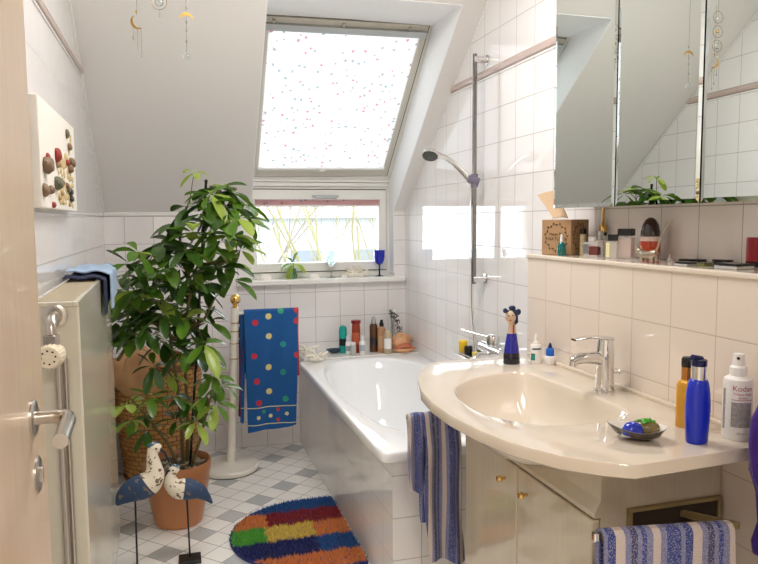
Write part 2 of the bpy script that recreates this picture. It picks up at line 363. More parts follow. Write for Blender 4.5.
# frame between the two windows
tr = MB(); tr.box((.424, 4.085, 1.525), (1.279, 4.2, 1.548)); tr.box((.424, 4.075, 1.551), (1.279, 4.2, 1.578)); struct(tr.build('window_3', 'frame', bevel=.002)).name = 'trim_8'
ub = empty('pleated_blind', P0, 'white pleated blind with tiny pink and grey flowers over the roof window', 'blind')
HB = HW - .069; v0, v1 = .095, LEN - .088
g = MB(); K = 36
def fold(i, j): return rw(-HB + 2 * HB * i, v0 + (v1 - v0) * j, .007 + (.004 if round(j * K * 2) % 2 else 0))
g.grid(fold, 24, K * 2, sm=False); g.build('fabric', 'blind', ub)
MB().obox(rw(0, LEN - .072, .012), (HW * 2 - .075, .034, .022), AX).build('top_rail', 'alu', ub, bevel=.003)
MB().obox(rw(0, v0 - .006, .012), (HB * 2 + .01, .014, .016), AX).build('bottom_rail', 'white', ub, bevel=.002)
MB().obox(rw(.0, v0 - .012, .022), (.03, .012, .01), AX).build('pull_tab', 'white', ub, bevel=.002)
cd = MB()
for u in (-.26, -.08, .1, .26): cd.tube([rw(u, v0, .013), rw(u, v1, .013)], .0008, 5)
cd.build('guide_cord', 'alu', ub)
# ---------------------------------------------------------------- bathtub
def arc_rect(cx, cy, hx, hy, n, p=2.0, z=0, skew=0):
    out = []
    for i in range(n):
        a = 2 * PI * i / n; c, s = math.cos(a), math.sin(a)
        out.append(V((cx + hx * math.copysign(abs(c) ** (2 / p), c), cy + hy * math.copysign(abs(s) ** (2 / p), s) , z)))
    return out
su = MB(); su.box((.685, 2.175, 0), (.70, D, .512)); su.box((.70, 2.175, 0), (RW, 2.19, .512)); su.box((.70, 3.76, .3), (RW, D, .512))
struct(su.build('trim_9', 'tile'))
M['tile_top'] = tile_mat('deck_tile_glaze', (236, 234, 230), (200, 196, 192), offx=.04, offy=.10)
struct(MB().box((.672, 3.765, .512), (RW, D, .55)).build('trim_10', 'tile_top', bevel=.004))
tub = empty('bathtub', (1.0, 2.95, .512), 'white enamelled bathtub set in the tiled surround below the roof window', 'bathtub')
TX0, TX1, TY0, TY1, tz = .637, 1.35, 2.145, 3.76, .545; NN = 96
def outer(k, z):
    cx, cy = (TX0 + TX1) / 2, (TY0 + TY1) / 2; hx, hy = (TX1 - TX0) / 2 - k, (TY1 - TY0) / 2 - k
    return arc_rect(cx, cy, hx, hy, NN, 30, z)
icx, icy, ihx, ihy = .990, 2.985, .298, .715
rs = [outer(.012, .508), outer(.002, .508), outer(0, .515), outer(0, tz - .008), outer(.003, tz - .002), outer(.01, tz)]
rs += [arc_rect(icx, icy, ihx + .012, ihy + .012, NN, 2.9, tz), arc_rect(icx, icy, ihx + .003, ihy + .003, NN, 2.85, tz - .003), arc_rect(icx, icy, ihx - .004, ihy - .006, NN, 2.8, tz - .014)]
for k, (s1, s2, z) in enumerate(((.965, .955, .48), (.93, .91, .40), (.89, .86, .28), (.84, .80, .19), (.74, .71, .145), (.5, .5, .13), (.02, .02, .125))):
    rs.append(arc_rect(icx, icy, ihx * s1, ihy * s2, NN, 2.7, z))
MB().rings(rs, cap0=False).build('tub_shell', 'white_gloss', tub, ang=50)
MB().lathe((1.262, 2.98, .40), [(.001, .006), (.026, .006), (.03, 0), (.03, -.03)], 24, up=(-1, 0, .2)).build('overflow_cap', 'chrome', tub)
# ---------------------------------------------------------------- washbasin counter
CN = 128; bc = V((.885, 1.585, 0)); zt = .855
pts_o = [(.816, 1.072), (.766, 1.106), (.709, 1.163), (.655, 1.262), (.627, 1.375), (.613, 1.50), (.614, 1.62), (.630, 1.74), (.663, 1.86), (.705, 1.965), (.762, 2.05), (.80, 2.088), (.84, 2.105), (1.0, 2.11), (1.168, 2.11), (1.168, 1.6), (1.168, 1.095), (1.0, 1.083)]
pts_i = [(.918, 1.335), (.82, 1.342), (.747, 1.39), (.702, 1.47), (.692, 1.56), (.703, 1.66), (.735, 1.745), (.80, 1.815), (.88, 1.853), (.965, 1.868), (1.003, 1.858), (1.018, 1.80), (1.030, 1.687), (1.040, 1.55), (1.040, 1.44), (1.02, 1.375), (.975, 1.343)]
def poly_r(P, a):
    d = (math.cos(a), math.sin(a)); best = 0
    for i in range(len(P)):
        x1, y1 = P[i][0] - bc.x, P[i][1] - bc.y; x2, y2 = P[(i + 1) % len(P)][0] - bc.x, P[(i + 1) % len(P)][1] - bc.y
        ex, ey = x2 - x1, y2 - y1; den = d[0] * ey - d[1] * ex
        if abs(den) < 1e-9: continue
        t = (x1 * ey - y1 * ex) / den; u = (x1 * d[1] - y1 * d[0]) / den
        if t > 0 and -1e-6 <= u <= 1 + 1e-6: best = max(best, t)
    return best
def catmull(P, k=6):
    out = []; n = len(P)
    for i in range(n):
        p0, p1, p2, p3 = (V((*P[(i + j) % n], 0)) for j in (-1, 0, 1, 2))
        for q in range(k):
            t = q / k; v = .5 * ((2 * p1) + (p2 - p0) * t + (2 * p0 - 5 * p1 + 4 * p2 - p3) * t * t + (-p0 + 3 * p1 - 3 * p2 + p3) * t ** 3); out.append((v.x, v.y))
    return out
corner = [math.atan2(p[1] - bc.y, p[0] - bc.x) for p in (pts_o[0], pts_o[14], pts_o[16])]
angs = [2 * PI * i / CN - PI for i in range(CN)]
for c_ in corner: angs[min(range(CN), key=lambda i: abs(angs[i] - c_))] = c_
Pi = catmull(pts_i); ro = [poly_r(pts_o, a) for a in angs]; ri = [poly_r(Pi, a) for a in angs]
def rg(R, z, k=0.0, s=1.0): return [V((bc.x + math.cos(a) * (r * s + k), bc.y + math.sin(a) * (r * s + k), z)) for a, r in zip(angs, R)]
wb_ = empty('washbasin', (.95, 1.6, .826), 'beige ceramic washbasin counter with a bowed front and a moulded bowl', 'washbasin')
rs = [rg(ri, .80, .02), rg(ro, .826, -.06), rg(ro, .826, -.004), rg(ro, .829, 0), rg(ro, zt - .006), rg(ro, zt - .001, -.003), rg(ro, zt, -.008), rg(ri, zt, .008), rg(ri, zt - .001, .003), rg(ri, zt - .006, -.002)]
for s, dz in ((.955, .024), (.90, .048), (.82, .072), (.70, .096), (.5, .118), (.25, .130), (.05, .133)): rs.append(rg(ri, zt - dz, 0, s))
MB().rings(rs[1:], cap0=False).build('counter_top', 'ceramic', wb_, ang=45)
us = [rg(ri, .828, .045)]
for s, dz in ((1.05, .042), (.98, .066), (.88, .092), (.7, .122), (.4, .148), (.05, .156)): us.append(rg(ri, zt - dz, 0, s))
MB().rings(us, cap0=False).build('bowl_underside', 'ceramic', wb_, ang=60)
MB().box((1.152, 1.10, zt - .001), (1.169, 2.108, zt + .009)).build('back_lip', 'ceramic', wb_, bevel=.003)
of = V((1.006, 1.375, .812)); od = V((-.8, .55, .25)).normalized()
MB().lathe(of - od * .006, [(.011, -.004), (.0155, .0), (.0165, .006), (.0145, .010), (.0115, .010), (.0105, .004), (.001, .003)], 24, up=od).build('overflow_ring', 'chrome', wb_)
MB().lathe((.9, 1.6, .722), [(.001, .006), (.02, .006), (.026, .002), (.026, -.002)], 24).build('drain', 'chrome', wb_)
# ---------------------------------------------------------------- vanity cabinet
va = empty('vanity_cabinet', (1.0, 1.57, 0), 'cream vanity cabinet with two doors under the washbasin', 'cabinet')
CX, CY0, CY1 = .852, 1.235, 1.909
b = MB(); b.box((CX + .004, CY0, .08), (1.168, CY0 + .018, .824)); b.box((CX + .004, CY1 - .018, .08), (1.168, CY1, .824)); b.box((CX + .004, CY0 + .018, .08), (1.168, CY1 - .018, .10)); b.box((1.15, CY0 + .018, .1), (1.168, CY1 - .018, .70)); b.box((CX + .06, CY0, .0), (1.15, CY1, .08))
b.build('body', 'laminate', va, bevel=.001)
# fascia above the doors, with a moulded sill, recessed where the bowl bulges through
def under(y):
    d = V((CX - bc.x, y - bc.y)); a = math.atan2(d.y, d.x); t = d.length / poly_r(Pi, a); sh = [(.05, .156), (.4, .148), (.7, .122), (.88, .092), (.98, .066), (1.05, .042), (1.10, .031)]
    if t >= 1.10: return .824
    for (t0, d0), (t1, d1) in zip(sh, sh[1:]):
        if t <= t1: k = max(0, (t - t0) / (t1 - t0)); return zt - (d0 + (d1 - d0) * k) + .004
def fasc(i, j):
    y = CY0 - .0008 + (CY1 - CY0 + .0016) * j; T = max(.692, min(.824, under(y))); b2 = min(T - .001, .716)
    return [(CX + .012, y, T), (CX + .003, y, T), (CX + .003, y, b2), (CX - .012, y, .690), (CX - .012, y, .679), (CX + .012, y, .679)][i]
fm = MB(); fm.rings([[V(fasc(i, j / 80)) for i in range(6)] for j in range(81)], sm=False); fm.build('fascia', 'laminate', va)
md = (CY0 + CY1) / 2 + .002
for y0, y1, ky in ((CY0 + .001, md - .0015, md - .055), (md + .0015, CY1 - .001, md + .066)):
    d = MB().box((CX - .016, y0, .09), (CX + .002, y1, .674)).build('door', 'laminate', va, bevel=.004, seg=3)
    k = MB().lathe((CX - .016, ky, .622), [(.004, 0), (.004, .010), (.0085, .013), (.0105, .019), (.008, .024), (.001, .025)], 18, up=(-1, 0, 0)).build('knob', 'brass', d)
gr = MB(); gx0, gx1 = .920, 1.166
for a in ((gx0, .634, gx1, .643), (gx0, .684, gx1, .693), (gx0, .643, gx0 + .01, .684), (gx1 - .01, .643, gx1, .684)): gr.box((a[0], CY0 - .010, a[1]), (a[2], CY0 + .002, a[3]))
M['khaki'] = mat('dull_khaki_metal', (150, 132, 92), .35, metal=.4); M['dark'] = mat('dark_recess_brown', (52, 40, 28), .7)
vent = gr.build('recess_frame', 'khaki', va, bevel=.002)
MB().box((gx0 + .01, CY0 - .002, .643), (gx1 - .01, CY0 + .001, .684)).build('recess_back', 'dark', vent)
def towel_rail(y0, sgn, name, lab, x0, x1, z):
    r = empty(name, (x1, y0, z), lab, 'towel rail')
    y = y0 + sgn * .125
    MB().box((x0 + .012, y - .008, z - .006), (x1, y + .008, z + .006)).build('bar', 'khaki', r, bevel=.003)
    MB().box((x0, y - .009, z - .007), (x0 + .013, y + .009, z + .007)).build('end_cap', 'chrome', r, bevel=.003)
    for xx in (x1 - .012,):
        MB().box((xx - .006, min(y0, y), z - .010), (xx + .012, max(y0, y) + (.008 if sgn > 0 else 0) - (0 if sgn > 0 else 0), z + .010)).build('arm', 'khaki', r, bevel=.003)
    return r
nr = empty('towel_rail', (1.05, 1.2, .725), 'khaki metal towel rail on the near side of the vanity cabinet', 'towel rail')
BA, BB = V((.764, 1.118, .703)), V((1.056, 1.074, .706)); bd = (BB - BA).normalized(); AXB = (bd, V((-bd.y, bd.x, 0)), V((0, 0, 1))); BL = (BB - BA).length
MB().obox((BA + BB) / 2 + bd * .006, (BL - .012, .014, .016), AXB).build('bar', 'khaki', nr, bevel=.003)
MB().obox(BA, (.012, .016, .018), AXB).build('end_cap', 'chrome', nr, bevel=.003)
MB().prism([(BB.y - .006, .698), (BB.y - .006, .714), (1.222, .676), (1.222, .662)], 1.048, 1.062).build('arm', 'khaki', nr, bevel=.002)
towel_rail(CY1 + .001, 1, 'towel_rail', 'khaki metal towel rail on the bathtub side of the vanity cabinet', .690, 1.02, .690)
# ---------------------------------------------------------------- striped hand towels
def stripe_mat(name, freq, off=0.0, axis=0):
    n = N(name); v = n.obj(); s = n.sep(v)
    w = n.math('FRACT', n.math('MULTIPLY_ADD', s[axis], freq, off + 10))
    nz = n.noise(v, 420, 2)[0]
    B = rgb((48, 66, 136)); L = rgb((122, 126, 164)); W = rgb((206, 192, 184)); Dk = rgb((58, 62, 104))
    c = n.ramp(w, [(0, B), (.10, L), (.16, B), (.26, W), (.38, L), (.46, Dk), (.54, L), (.60, B), (.66, L), (.74, W), (.84, L), (.92, B)], 'CONSTANT')
    speck = n.math('GREATER_THAN', nz, .56)
    c2 = n.mix(n.math('MULTIPLY', speck, .55), c, rgb((186, 180, 190)))
    n.set(Base_Color=c2, Roughness=.95); n.b.inputs['Sheen Weight'].default_value = .15
    n.bump(nz, .8, .003); return n.m
M['stripeA'] = stripe_mat('blue_striped_terry', 6.4, .12); M['stripeB'] = stripe_mat('blue_striped_terry_cloth', 9.0, .3)
def draped(name, lab, matn, x0, x1, y, z, front, back, rad=.013, group=None, wave=.006, seed=0, sgn=-1, taper=0, th=.006, hem=True, dy=0):
    # towel over a bar along x: the front fall hangs on the sgn side of the bar
    rng = random.Random(seed); ph = [rng.random() * 6 for _ in range(4)]
    L = front + back + PI * rad
    def fn(i, j):
        s = j * L; x = x0 + (x1 - x0) * i
        if s < front: d = front - s; yy = y + sgn * rad; zz = z - d
        elif s < front + PI * rad: a = (s - front) / rad; yy = y + sgn * rad * math.cos(a); zz = z + rad * math.sin(a); d = 0
        else: d = s - front - PI * rad; yy = y - sgn * rad; zz = z - d
        q = min(1, d / .15); w = wave * q * (math.sin(i * 9 + ph[0] + d * 3) + .5 * math.sin(i * 21 + ph[1]))
        x = x0 + (x1 - x0) * (.5 + (i - .5) * (1 - taper * q)) + .004 * q * math.sin(d * 20 + ph[2])
        yy += dy * i
        return (x, yy + sgn * (abs(w) if s < front + 1 else 0) * (1 if s < front + 2 * rad else -.3), zz + (.006 * math.sin(i * 7 + ph[3]) if j in (0, 1) else 0))
    t = MB().grid(fn, 40, 70, thick=th).build(name, matn, None, at0=(x0, y, z))
    return t
t = draped('hand_towel', '', 'stripeA', .770, 1.034, 1.113, .704, .40, .36, seed=2, rad=.0165, dy=-.044); tag(t, 'blue and white striped hand towel over the rail on the near side of the cabinet', 'towel')
# ---------------------------------------------------------------- crumpled striped towel on the tub side
tw = empty('striped_towel', (.75, 2.03, .69), 'long blue striped towel hanging beside the cabinet next to the bathtub', 'towel')
def fall(x0, x1, y, z0, z1, ph, drop=.0, lean=0.0, amp=.012):
    def fn(i, j):
        z = z0 + (z1 - z0) * j; q = min(1, j * 4)
        x = x0 + (x1 - x0) * i + lean * j * j; w = amp * (math.sin(i * 11 + ph) + .4 * math.sin(i * 23 + ph * 2 + j * 2))
        return (x, y + w * (.3 + q * .7) + .012 * math.sin(PI * i) * 1, z + drop * (i - .5) - (.02 * (1 - math.sin(PI * min(1, max(0, i)))) if j == 0 else 0))
    return fn
yb = CY1 + .126
def long_towel(x0, x1, front, back, lean, ph, name, ydrift=0):
    rad = .016; L = front + back + PI * rad
    def fn(i, j):
        s = j * L; x = x0 + (x1 - x0) * i
        if s < front: d = front - s; yy = yb - rad; zz = .692 - d; k = d / front
        elif s < front + PI * rad: a = (s - front) / rad; yy = yb - rad * math.cos(a); zz = .692 + rad * math.sin(a); d = 0; k = 0
        else: d = s - front - PI * rad; yy = yb + rad; zz = .692 - d; k = 0
        q = min(1, d / .1)
        return (x + lean * k * k + .006 * q * math.sin(d * 16 + ph), yy - q * .010 * (1.2 + math.sin(i * 10 + ph)) - ydrift * q, zz + .012 * math.sin(i * 5 + ph) * k - .007 * abs(i - .45))
    return MB().grid(fn, 30, 70, thick=.008).build(name, 'stripeB', tw)
long_towel(.735, .862, .475, .34, .012, .5, 'long_fold', .008)
long_towel(.692, .755, .23, .14, .004, 2.2, 'short_fold', .004)
# ---------------------------------------------------------------- basin mixer
fa = empty('basin_mixer', (1.106, 1.589, zt), 'chrome single-lever mixer tap standing behind the basin bowl', 'tap')
bx, by = 1.104, 1.589
MB().lathe((bx, by, zt), [(.0262, 0), (.0262, .003), (.0245, .005), (.0235, .04), (.0232, .085), (.024, .100), (.0235, .104)], 32).build('body', 'chrome', fa)
sp = MB(); path = [(bx - .005, by, zt + .082), (bx - .035, by, zt + .091), (bx - .07, by, zt + .092), (bx - .088, by, zt + .090), (bx - .101, by, zt + .084)]
sp.tube(path, [.0175, .0175, .016, .0145, .013], 20); sp.tube([(bx - .096, by, zt + .085), (bx - .099, by, zt + .071)], .0095, 16)
sp.build('spout', 'chrome', fa)
lv = MB(); lv.lathe((bx, by, zt + .104), [(.0235, 0), (.0215, .008), (.0205, .028), (.0185, .036), (.010, .041), (.001, .042)], 28)
def lever_fn(i, j):
    a = 2 * PI * i; k = j; x = bx + .014 - .112 * k; w = .020 * (1 - .35 * k); h = .0055 * (1 - .5 * k); c, s = math.cos(a), math.sin(a)
    return (x, by + w * math.copysign(abs(c) ** .7, c), zt + .141 + .016 * k * (1 - k) * 1.2 + .002 * k + h * s)
rs = [[V(lever_fn(i / 20, j / 14)) for i in range(20)] for j in range(15)]
lv.rings(rs); lv.build('lever', 'chrome', fa)
rd = MB(); rd.tube([(bx + .02, by, zt + .046), (bx + .044, by, zt + .047)], .0035, 10); rd.ell((bx + .048, by, zt + .047), (.007, .007, .007), 14, 8); rd.build('pull_rod', 'chrome', fa)
# ---------------------------------------------------------------- mirror cabinet
mc = empty('mirror_cabinet', (1.27, 1.53, 1.353), 'wide wall cabinet with three mirror doors above the ledge', 'cabinet')
my = [2.033, 1.700, 1.368, 1.035]; mz0, mz1 = 1.353, 2.08
MB().box((1.2085, my[3] + .004, mz0 + .004), (RW, my[0] - .004, mz1)).build('body', mat('putty_cabinet_side', (190, 178, 164), .4), mc)
for k in range(3):
    a, b_ = my[k + 1] + .0028, my[k] - .0028; bv = .011; x = 1.200
    mb = MB(); o_ = [(b_, mz0), (a, mz0), (a, mz1), (b_, mz1)]; i_ = [(b_ - bv, mz0 + bv), (a + bv, mz0 + bv), (a + bv, mz1 - bv), (b_ - bv, mz1 - bv)]
    vs_ = [V((x + .0016, p[0], p[1])) for p in o_] + [V((x, p[0], p[1])) for p in i_] + [V((x + .006, p[0], p[1])) for p in o_]
    mb.add(vs_, [(4, 5, 6, 7)] + [(i, (i + 1) % 4, 4 + (i + 1) % 4, 4 + i) for i in range(4)], 0, False); mb.add(vs_, [(8 + i, 8 + (i + 1) % 4, (i + 1) % 4, i) for i in range(4)] + [(11, 10, 9, 8)], 1, False)
    mb.build('door', ['mirror', 'darkedge'], mc)
sp_ = MB(); 
# ---------------------------------------------------------------- radiator
ra = empty('radiator', (-.28, 2.3, .1), 'tall cream panel radiator on the tiled wall behind the door', 'radiator')
a0, a1 = V((-.220, 1.735, 0)), V((-.243, 2.83, 0)); dv = (a1 - a0).normalized(); pv = V((-dv.y, dv.x, 0)); zt_r, zb_r, th = 1.134, .1, .108
def rpt(s, t, z): q = a0 + dv * s + pv * t; return V((q.x, q.y, z))
Lr = (a1 - a0).length; AXR = (pv, dv, V((0, 0, 1)))
def rbox(mb, s0, s1, t0, t1, z0, z1): mb.obox(rpt((s0 + s1) / 2, (t0 + t1) / 2, (z0 + z1) / 2), (t1 - t0, s1 - s0, z1 - z0), AXR); return mb
rbox(MB(), .002, Lr, 0, .014, zb_r, zt_r - .006).build('front_panel', 'radiator', ra, bevel=.004)
rbox(MB(), .002, Lr, th - .014, th - .002, zb_r, zt_r - .006).build('back_panel', 'radiator', ra, bevel=.003)
rbox(MB(), 0, .010, .002, th - .002, zb_r + .01, zt_r - .012).build('end_panel', 'radiator', ra, bevel=.002); rbox(MB(), Lr - .01, Lr, .014, th - .014, zb_r + .01, zt_r - .012).build('end_panel', 'radiator', ra, bevel=.002)
M['grille'] = mat('beige_grille', (198, 184, 158), .4)
tp = MB()
rbox(tp, -.002, Lr, .0, .012, zt_r - .012, zt_r); rbox(tp, -.002, Lr, th - .012, th, zt_r - .012, zt_r); rbox(tp, -.002, .016, .012, th - .012, zt_r - .012, zt_r)
top = tp.build('top_trim', 'radiator', ra, bevel=.002)
gq = MB(); k = 0.016
while k < Lr - .02: rbox(gq, k, k + .006, .012, th - .012, zt_r - .010, zt_r - .004); k += .010
gq.build('top_grille', 'grille', top)
vx = rpt(0, .048, 0)
vp = MB(); c0 = V((vx.x - .004, vx.y, 1.103))
MB().lathe(c0 + V((0, .001, 0)), [(.010, 0), (.027, 0), (.028, .004), (.022, .007), (.013, .007)], 28, up=(0, -1, 0)).build('socket_ring', 'steel', ra)
vp.tube([c0, c0 + V((0, -.03, 0)), c0 + V((0, -.045, -.006)), c0 + V((0, -.055, -.022)), c0 + V((0, -.056, -.036))], [.011, .011, .0115, .011, .011], 16); vp.lathe(c0 + V((0, -.056, -.060)), [(.013, 0), (.0175, .001), (.0175, .022), (.013, .024)], 6)
vp.build('valve_elbow', 'steel', ra)
kn = c0 + V((.002, -.05, -.082)); kd = V((-.12, -1, 0)).normalized()
MB().lathe(kn, [(.018, -.03), (.022, -.01), (.0265, .0), (.0285, .012), (.0275, .034), (.023, .040), (.001, .041)], 80, up=kd, fn=lambda r, z, a: r * (1 - (.06 if (int(a / (2 * PI) * 80) % 4 < 2 and 0 < z < .036 and r > .02) else 0))).build('thermostat_knob', mat('ivory_thermostat_plastic', (226, 214, 188), .35), ra)
dt = MB(); qq = V((0, 0, 1)).rotation_difference(kd)
for i in range(8): a = i * PI / 4; dt.ell(kn + qq @ V((.015 * math.cos(a), .015 * math.sin(a), .0405)), (.0022, .0015, .0022), 8, 6)
dt.build('dial_marks', 'black', ra)
pp = MB(); pp.tube([kn + V((.004, .03, -.02)), kn + V((.004, .03, -.94))], .0075, 12); pp.tube([kn + V((.016, .045, -.02)), kn + V((.016, .045, -.94))], .0055, 12); pp.build('supply_pipe', 'steel', ra)
# cloth on the far end of the radiator
M['denim'] = mat('pale_blue_cloth', (168, 190, 216), .9, noise=.25, nscale=30, bump=.6, bscale=80, bdist=.006); M['navy'] = mat('navy_cloth', (28, 36, 66), .9)
cl = empty('folded_cloth', rpt(.92, .05, zt_r), 'pale blue cloth with a navy lining draped over the far end of the radiator', 'cloth')
def clf(off, w0, w1, dropf, lift):
    def fn(i, j):
        s = w0 + (w1 - w0) * i; L = th + dropf; q = j * L
        if q < th: p = rpt(s, th - q, zt_r + .004 + lift + .004 * math.sin(i * 9) + .003 * math.sin(j * 20 + i * 5))
        else: d = q - th; p = rpt(s, -.004 - lift - .004 * (1 + math.sin(i * 12)), zt_r - d * (.8 + .2 * math.cos(i * 3)) + lift)
        return p
    return fn
MB().grid(clf(0, .62, 1.0, .115, .002), 30, 30, thick=.003).build('lining', 'navy', cl)
MB().grid(clf(0, .72, 1.1, .12, .016), 30, 30, thick=.004).build('cloth_sheet', 'denim', cl)
# ---------------------------------------------------------------- door
dr = empty('door_1', (-.22, .27, .01), None, None); struct(dr)
MB().box((-.24, .265, .012), (-.2, 1.142, 2.04)).build('door_leaf', 'wood', dr, bevel=.003)
hr = MB(); hy, hz = 1.052, 1.042
hr.lathe((-.2, hy, hz), [(.026, 0), (.026, .003), (.024, .0045), (.012, .0045)], 32, up=(1, 0, 0)); rs_ = hr.build('handle_rose', 'steel', dr)
hp = MB(); hp.tube([(-.198, hy, hz), (-.172, hy, hz), (-.160, hy - .002, hz), (-.153, hy - .009, hz), (-.150, hy - .022, hz), (-.148, hy - .07, hz), (-.146, hy - .125, hz)], .0098, 20); hp.build('handle', 'steel', dr)
ks = MB(); ks.lathe((-.2, hy + .015, .955), [(.001, .003), (.024, .003), (.026, .002), (.026, 0)], 32, up=(1, 0, 0), cap=(False, False)); ks.build('keyhole_plate', 'steel', dr)
MB().box((-.1975, hy + .012, .944), (-.192, hy + .018, .966)).build('thumb_turn', 'steel', dr, bevel=.001)
# ---------------------------------------------------------------- pebble picture on the left wall
ar = empty('pebble_picture', (-.345, 2.33, 1.35), 'white canvas with glued pebbles and shells on the left tiled wall', 'picture')
MB().box((LW + .002, 1.992, 1.357), (-.328, 2.668, 1.650)).build('canvas', mat('white_canvas', (238, 232, 222), .7), ar, bevel=.003)
MB().box((LW, 1.975, 1.352), (LW + .004, 1.992, 1.652)).build('canvas_edge', mat('brown_canvas_back', (110, 84, 70), .8), ar)
st_m = [mat('grey_green_pebble', (112, 108, 84), .4, noise=.3), mat('brown_pebble', (134, 108, 84), .45, noise=.3), mat('tan_pebble', (182, 152, 116), .5, noise=.2), mat('dark_pebble', (70, 66, 64), .35, noise=.3), mat('red_pebble', (150, 52, 48), .5), mat('sandy_paint', (202, 180, 130), .8)]
sl_ = [(57, 183, 5.2, 3, 1.0), (45, 173, 0, 0, 0), (46, 165, 6.5, 1, 1.0), (45, 190, 4, 1, 1.3), (51, 190, 3.4, 1, 1), (58, 164, 3.2, 2, 1), (57, 155, 4, 4, 1.4), (69.5, 169, 3.5, 1, 1), (71, 163, 4, 1, 1), (67, 163, 2.6, 4, 1), (70, 192, 3, 3, 1), (71, 199, 2.8, 3, 1), (62, 193, 2.4, 2, 1), (67, 186, 2.4, 1, 1), (69, 147, 2.8, 1, 1), (67, 134, 2.4, 0, 1.5), (68, 190, 2.4, 0, 1), (54, 205, 2.4, 4, 1), (48, 158, 2.6, 4, 1.5), (70, 205, 1.6, 2, 1), (63, 183, 2, 1, 1), (60, 198, 2, 2, 1), (64, 203, 1.6, 5, 1)]
for (u, v, r, m_, e_) in sl_:
    if r == 0: continue
    p = at(u + 1, v, X=-.322); R = r * p.y / 690 * 1.2
    MB().ell((-.328 + R * .35, p.y, p.z), (R * .75, R * 1.5, R * e_), 14, 10, fn=lambda q: q * (1 + .06 * math.sin(q.x * 300 + q.z * 200))).build('pebble', st_m[0 if (u, v) == (57, 183) else m_], ar)
pt = MB(); rng = random.Random(5)
for i in range(110):
    yy = 2.25 + rng.random() ** .8 * .33; zz = 1.375 + rng.random() * (.10 + .16 * (yy - 2.28) / .35); pt.ell((-.328, yy, zz), (.0025, .012 + .012 * rng.random(), .006 + .006 * rng.random()), 8, 5)
pt.build('sand_flecks', st_m[5], ar)
# ---------------------------------------------------------------- rug
rugc = V((.53, 2.79, 0))
def in_rug(x, y):
    if x < rugc.x: return ((x - rugc.x) / .352) ** 2 + ((y - rugc.y) / .335) ** 2
    k = max(0, (x - .60) / .076); return max(((y - rugc.y) / .335) ** 2 * (1 + .04 * k * k), (x / .676) ** 24 if x > .6 else 0)
RC = [(22, 92, 160), (150, 24, 34), (236, 146, 74), (96, 190, 52), (246, 208, 96), (14, 34, 110)]
def rug_mat(name, c):
    n = N(name); f = n.noise(n.obj(), 55, 4)[0]; q = rgb(c)
    n.set(Base_Color=n.mix(f, tuple(x * .68 for x in q[:3]) + (1,), tuple(min(1, x * 1.3) for x in q[:3]) + (1,)), Roughness=.95); n.b.inputs['Sheen Weight'].default_value = .2; return n.m
RM = [rug_mat('rug_pile_%s' % k, c) for k, c in zip(('blue', 'red', 'orange', 'green', 'yellow', 'navy'), RC)]
def rug_ci(x, y):
    j = .006 * math.sin(x * 60) + .004 * math.sin(x * 131); y = y + j; x = x + .006 * math.sin(y * 90)
    if y > 3.0: return 0
    if y > 2.865: return 2 if x < .345 else 1
    if y > 2.725: return 3 if x < .325 else 4 if x < .53 else 2
    if y > 2.585: return 5 if x < .52 else 0
    return 2
rb = MB(); rng = random.Random(3); bs = MB()
outline = []
for k in range(120):
    a = 2 * PI * k / 120; lo, hi = 0, .8
    for _ in range(24):
        m_ = (lo + hi) / 2
        if in_rug(rugc.x + m_ * math.cos(a), rugc.y + m_ * math.sin(a)) < 1: lo = m_
        else: hi = m_
    outline.append((rugc.x + lo * math.cos(a), rugc.y + lo * math.sin(a)))
rb.prism(outline, .001, .010, axis='z', mi=5)
step = .0072; x = .17
while x < .68:
    y = 2.45
    while y < 3.13:
        px, py = x + rng.uniform(-.003, .003), y + rng.uniform(-.003, .003); e = in_rug(px, py)
        if e < .99:
            ci = rug_ci(px, py)
            if e > .965 and ci in (2, 3, 4): ci = 5
            for _ in range(2):
                h = rng.uniform(.014, .022) * (1 if e < .9 else .8); lx, ly = rng.uniform(-.010, .010), rng.uniform(-.012, .004); w = rng.uniform(.0022, .0036); a = rng.uniform(0, PI); cx_, cy_ = math.cos(a) * w, math.sin(a) * w
                qx, qy = px + rng.uniform(-.003, .003), py + rng.uniform(-.003, .003)
                if qx + lx > .683: lx = -abs(lx)
                rb.add([(qx - cx_, qy - cy_, .008), (qx + cx_, qy + cy_, .008), (qx + cy_, qy - cx_, .008), (qx + lx, qy + ly, .008 + h)], [(0, 1, 3), (1, 2, 3), (2, 0, 3)], ci)
        y += step
    x += step
o = rb.build('rug', RM, None, at0=(.45, 2.79, 0)); tag(o, 'shaggy rounded bath rug in coloured stripes on the tiled floor', 'rug')
# ---------------------------------------------------------------- towel stand
ts = empty('towel_stand', (.25, 3.665, 0), 'white towel stand with a round foot and a brass ball on top', 'towel stand')
tx, ty = .25, 3.665
def tpt(z): return V((tx + .043 * z / .9, ty - .02 * z / .9, z))
M['stand'] = mat('off_white_lacquer', (232, 228, 218), .25)
MB().lathe((tx - .01, ty, 0), [(.150, .004), (.157, .012), (.157, .026), (.150, .034), (.04, .037), (.026, .045), (.001, .046)], 64).lathe((tx - .01, ty, 0), [(.148, 0), (.150, .004)], 64, mi=1).build('foot', ['stand', 'black'], ts)
MB().tube([(tx, ty, .036), tpt(.872)], .0215, 28).build('pole', 'stand', ts)
MB().lathe(tpt(.871), [(.019, 0), (.010, .006), (.014, .010), (.010, .016), (.014, .020)], 24).ell(tpt(.915), (.0275, .0275, .0275), 28, 16).build('ball_finial', 'brass', ts)
rg_ = MB()
for z in (.60, .68, .745, .79): MB().lathe(tpt(z), [(.0215, 0), (.0245, .0015), (.0245, .0035), (.0215, .005)], 28, cap=(False, False)).build('collar_ring', 'brass', ts)
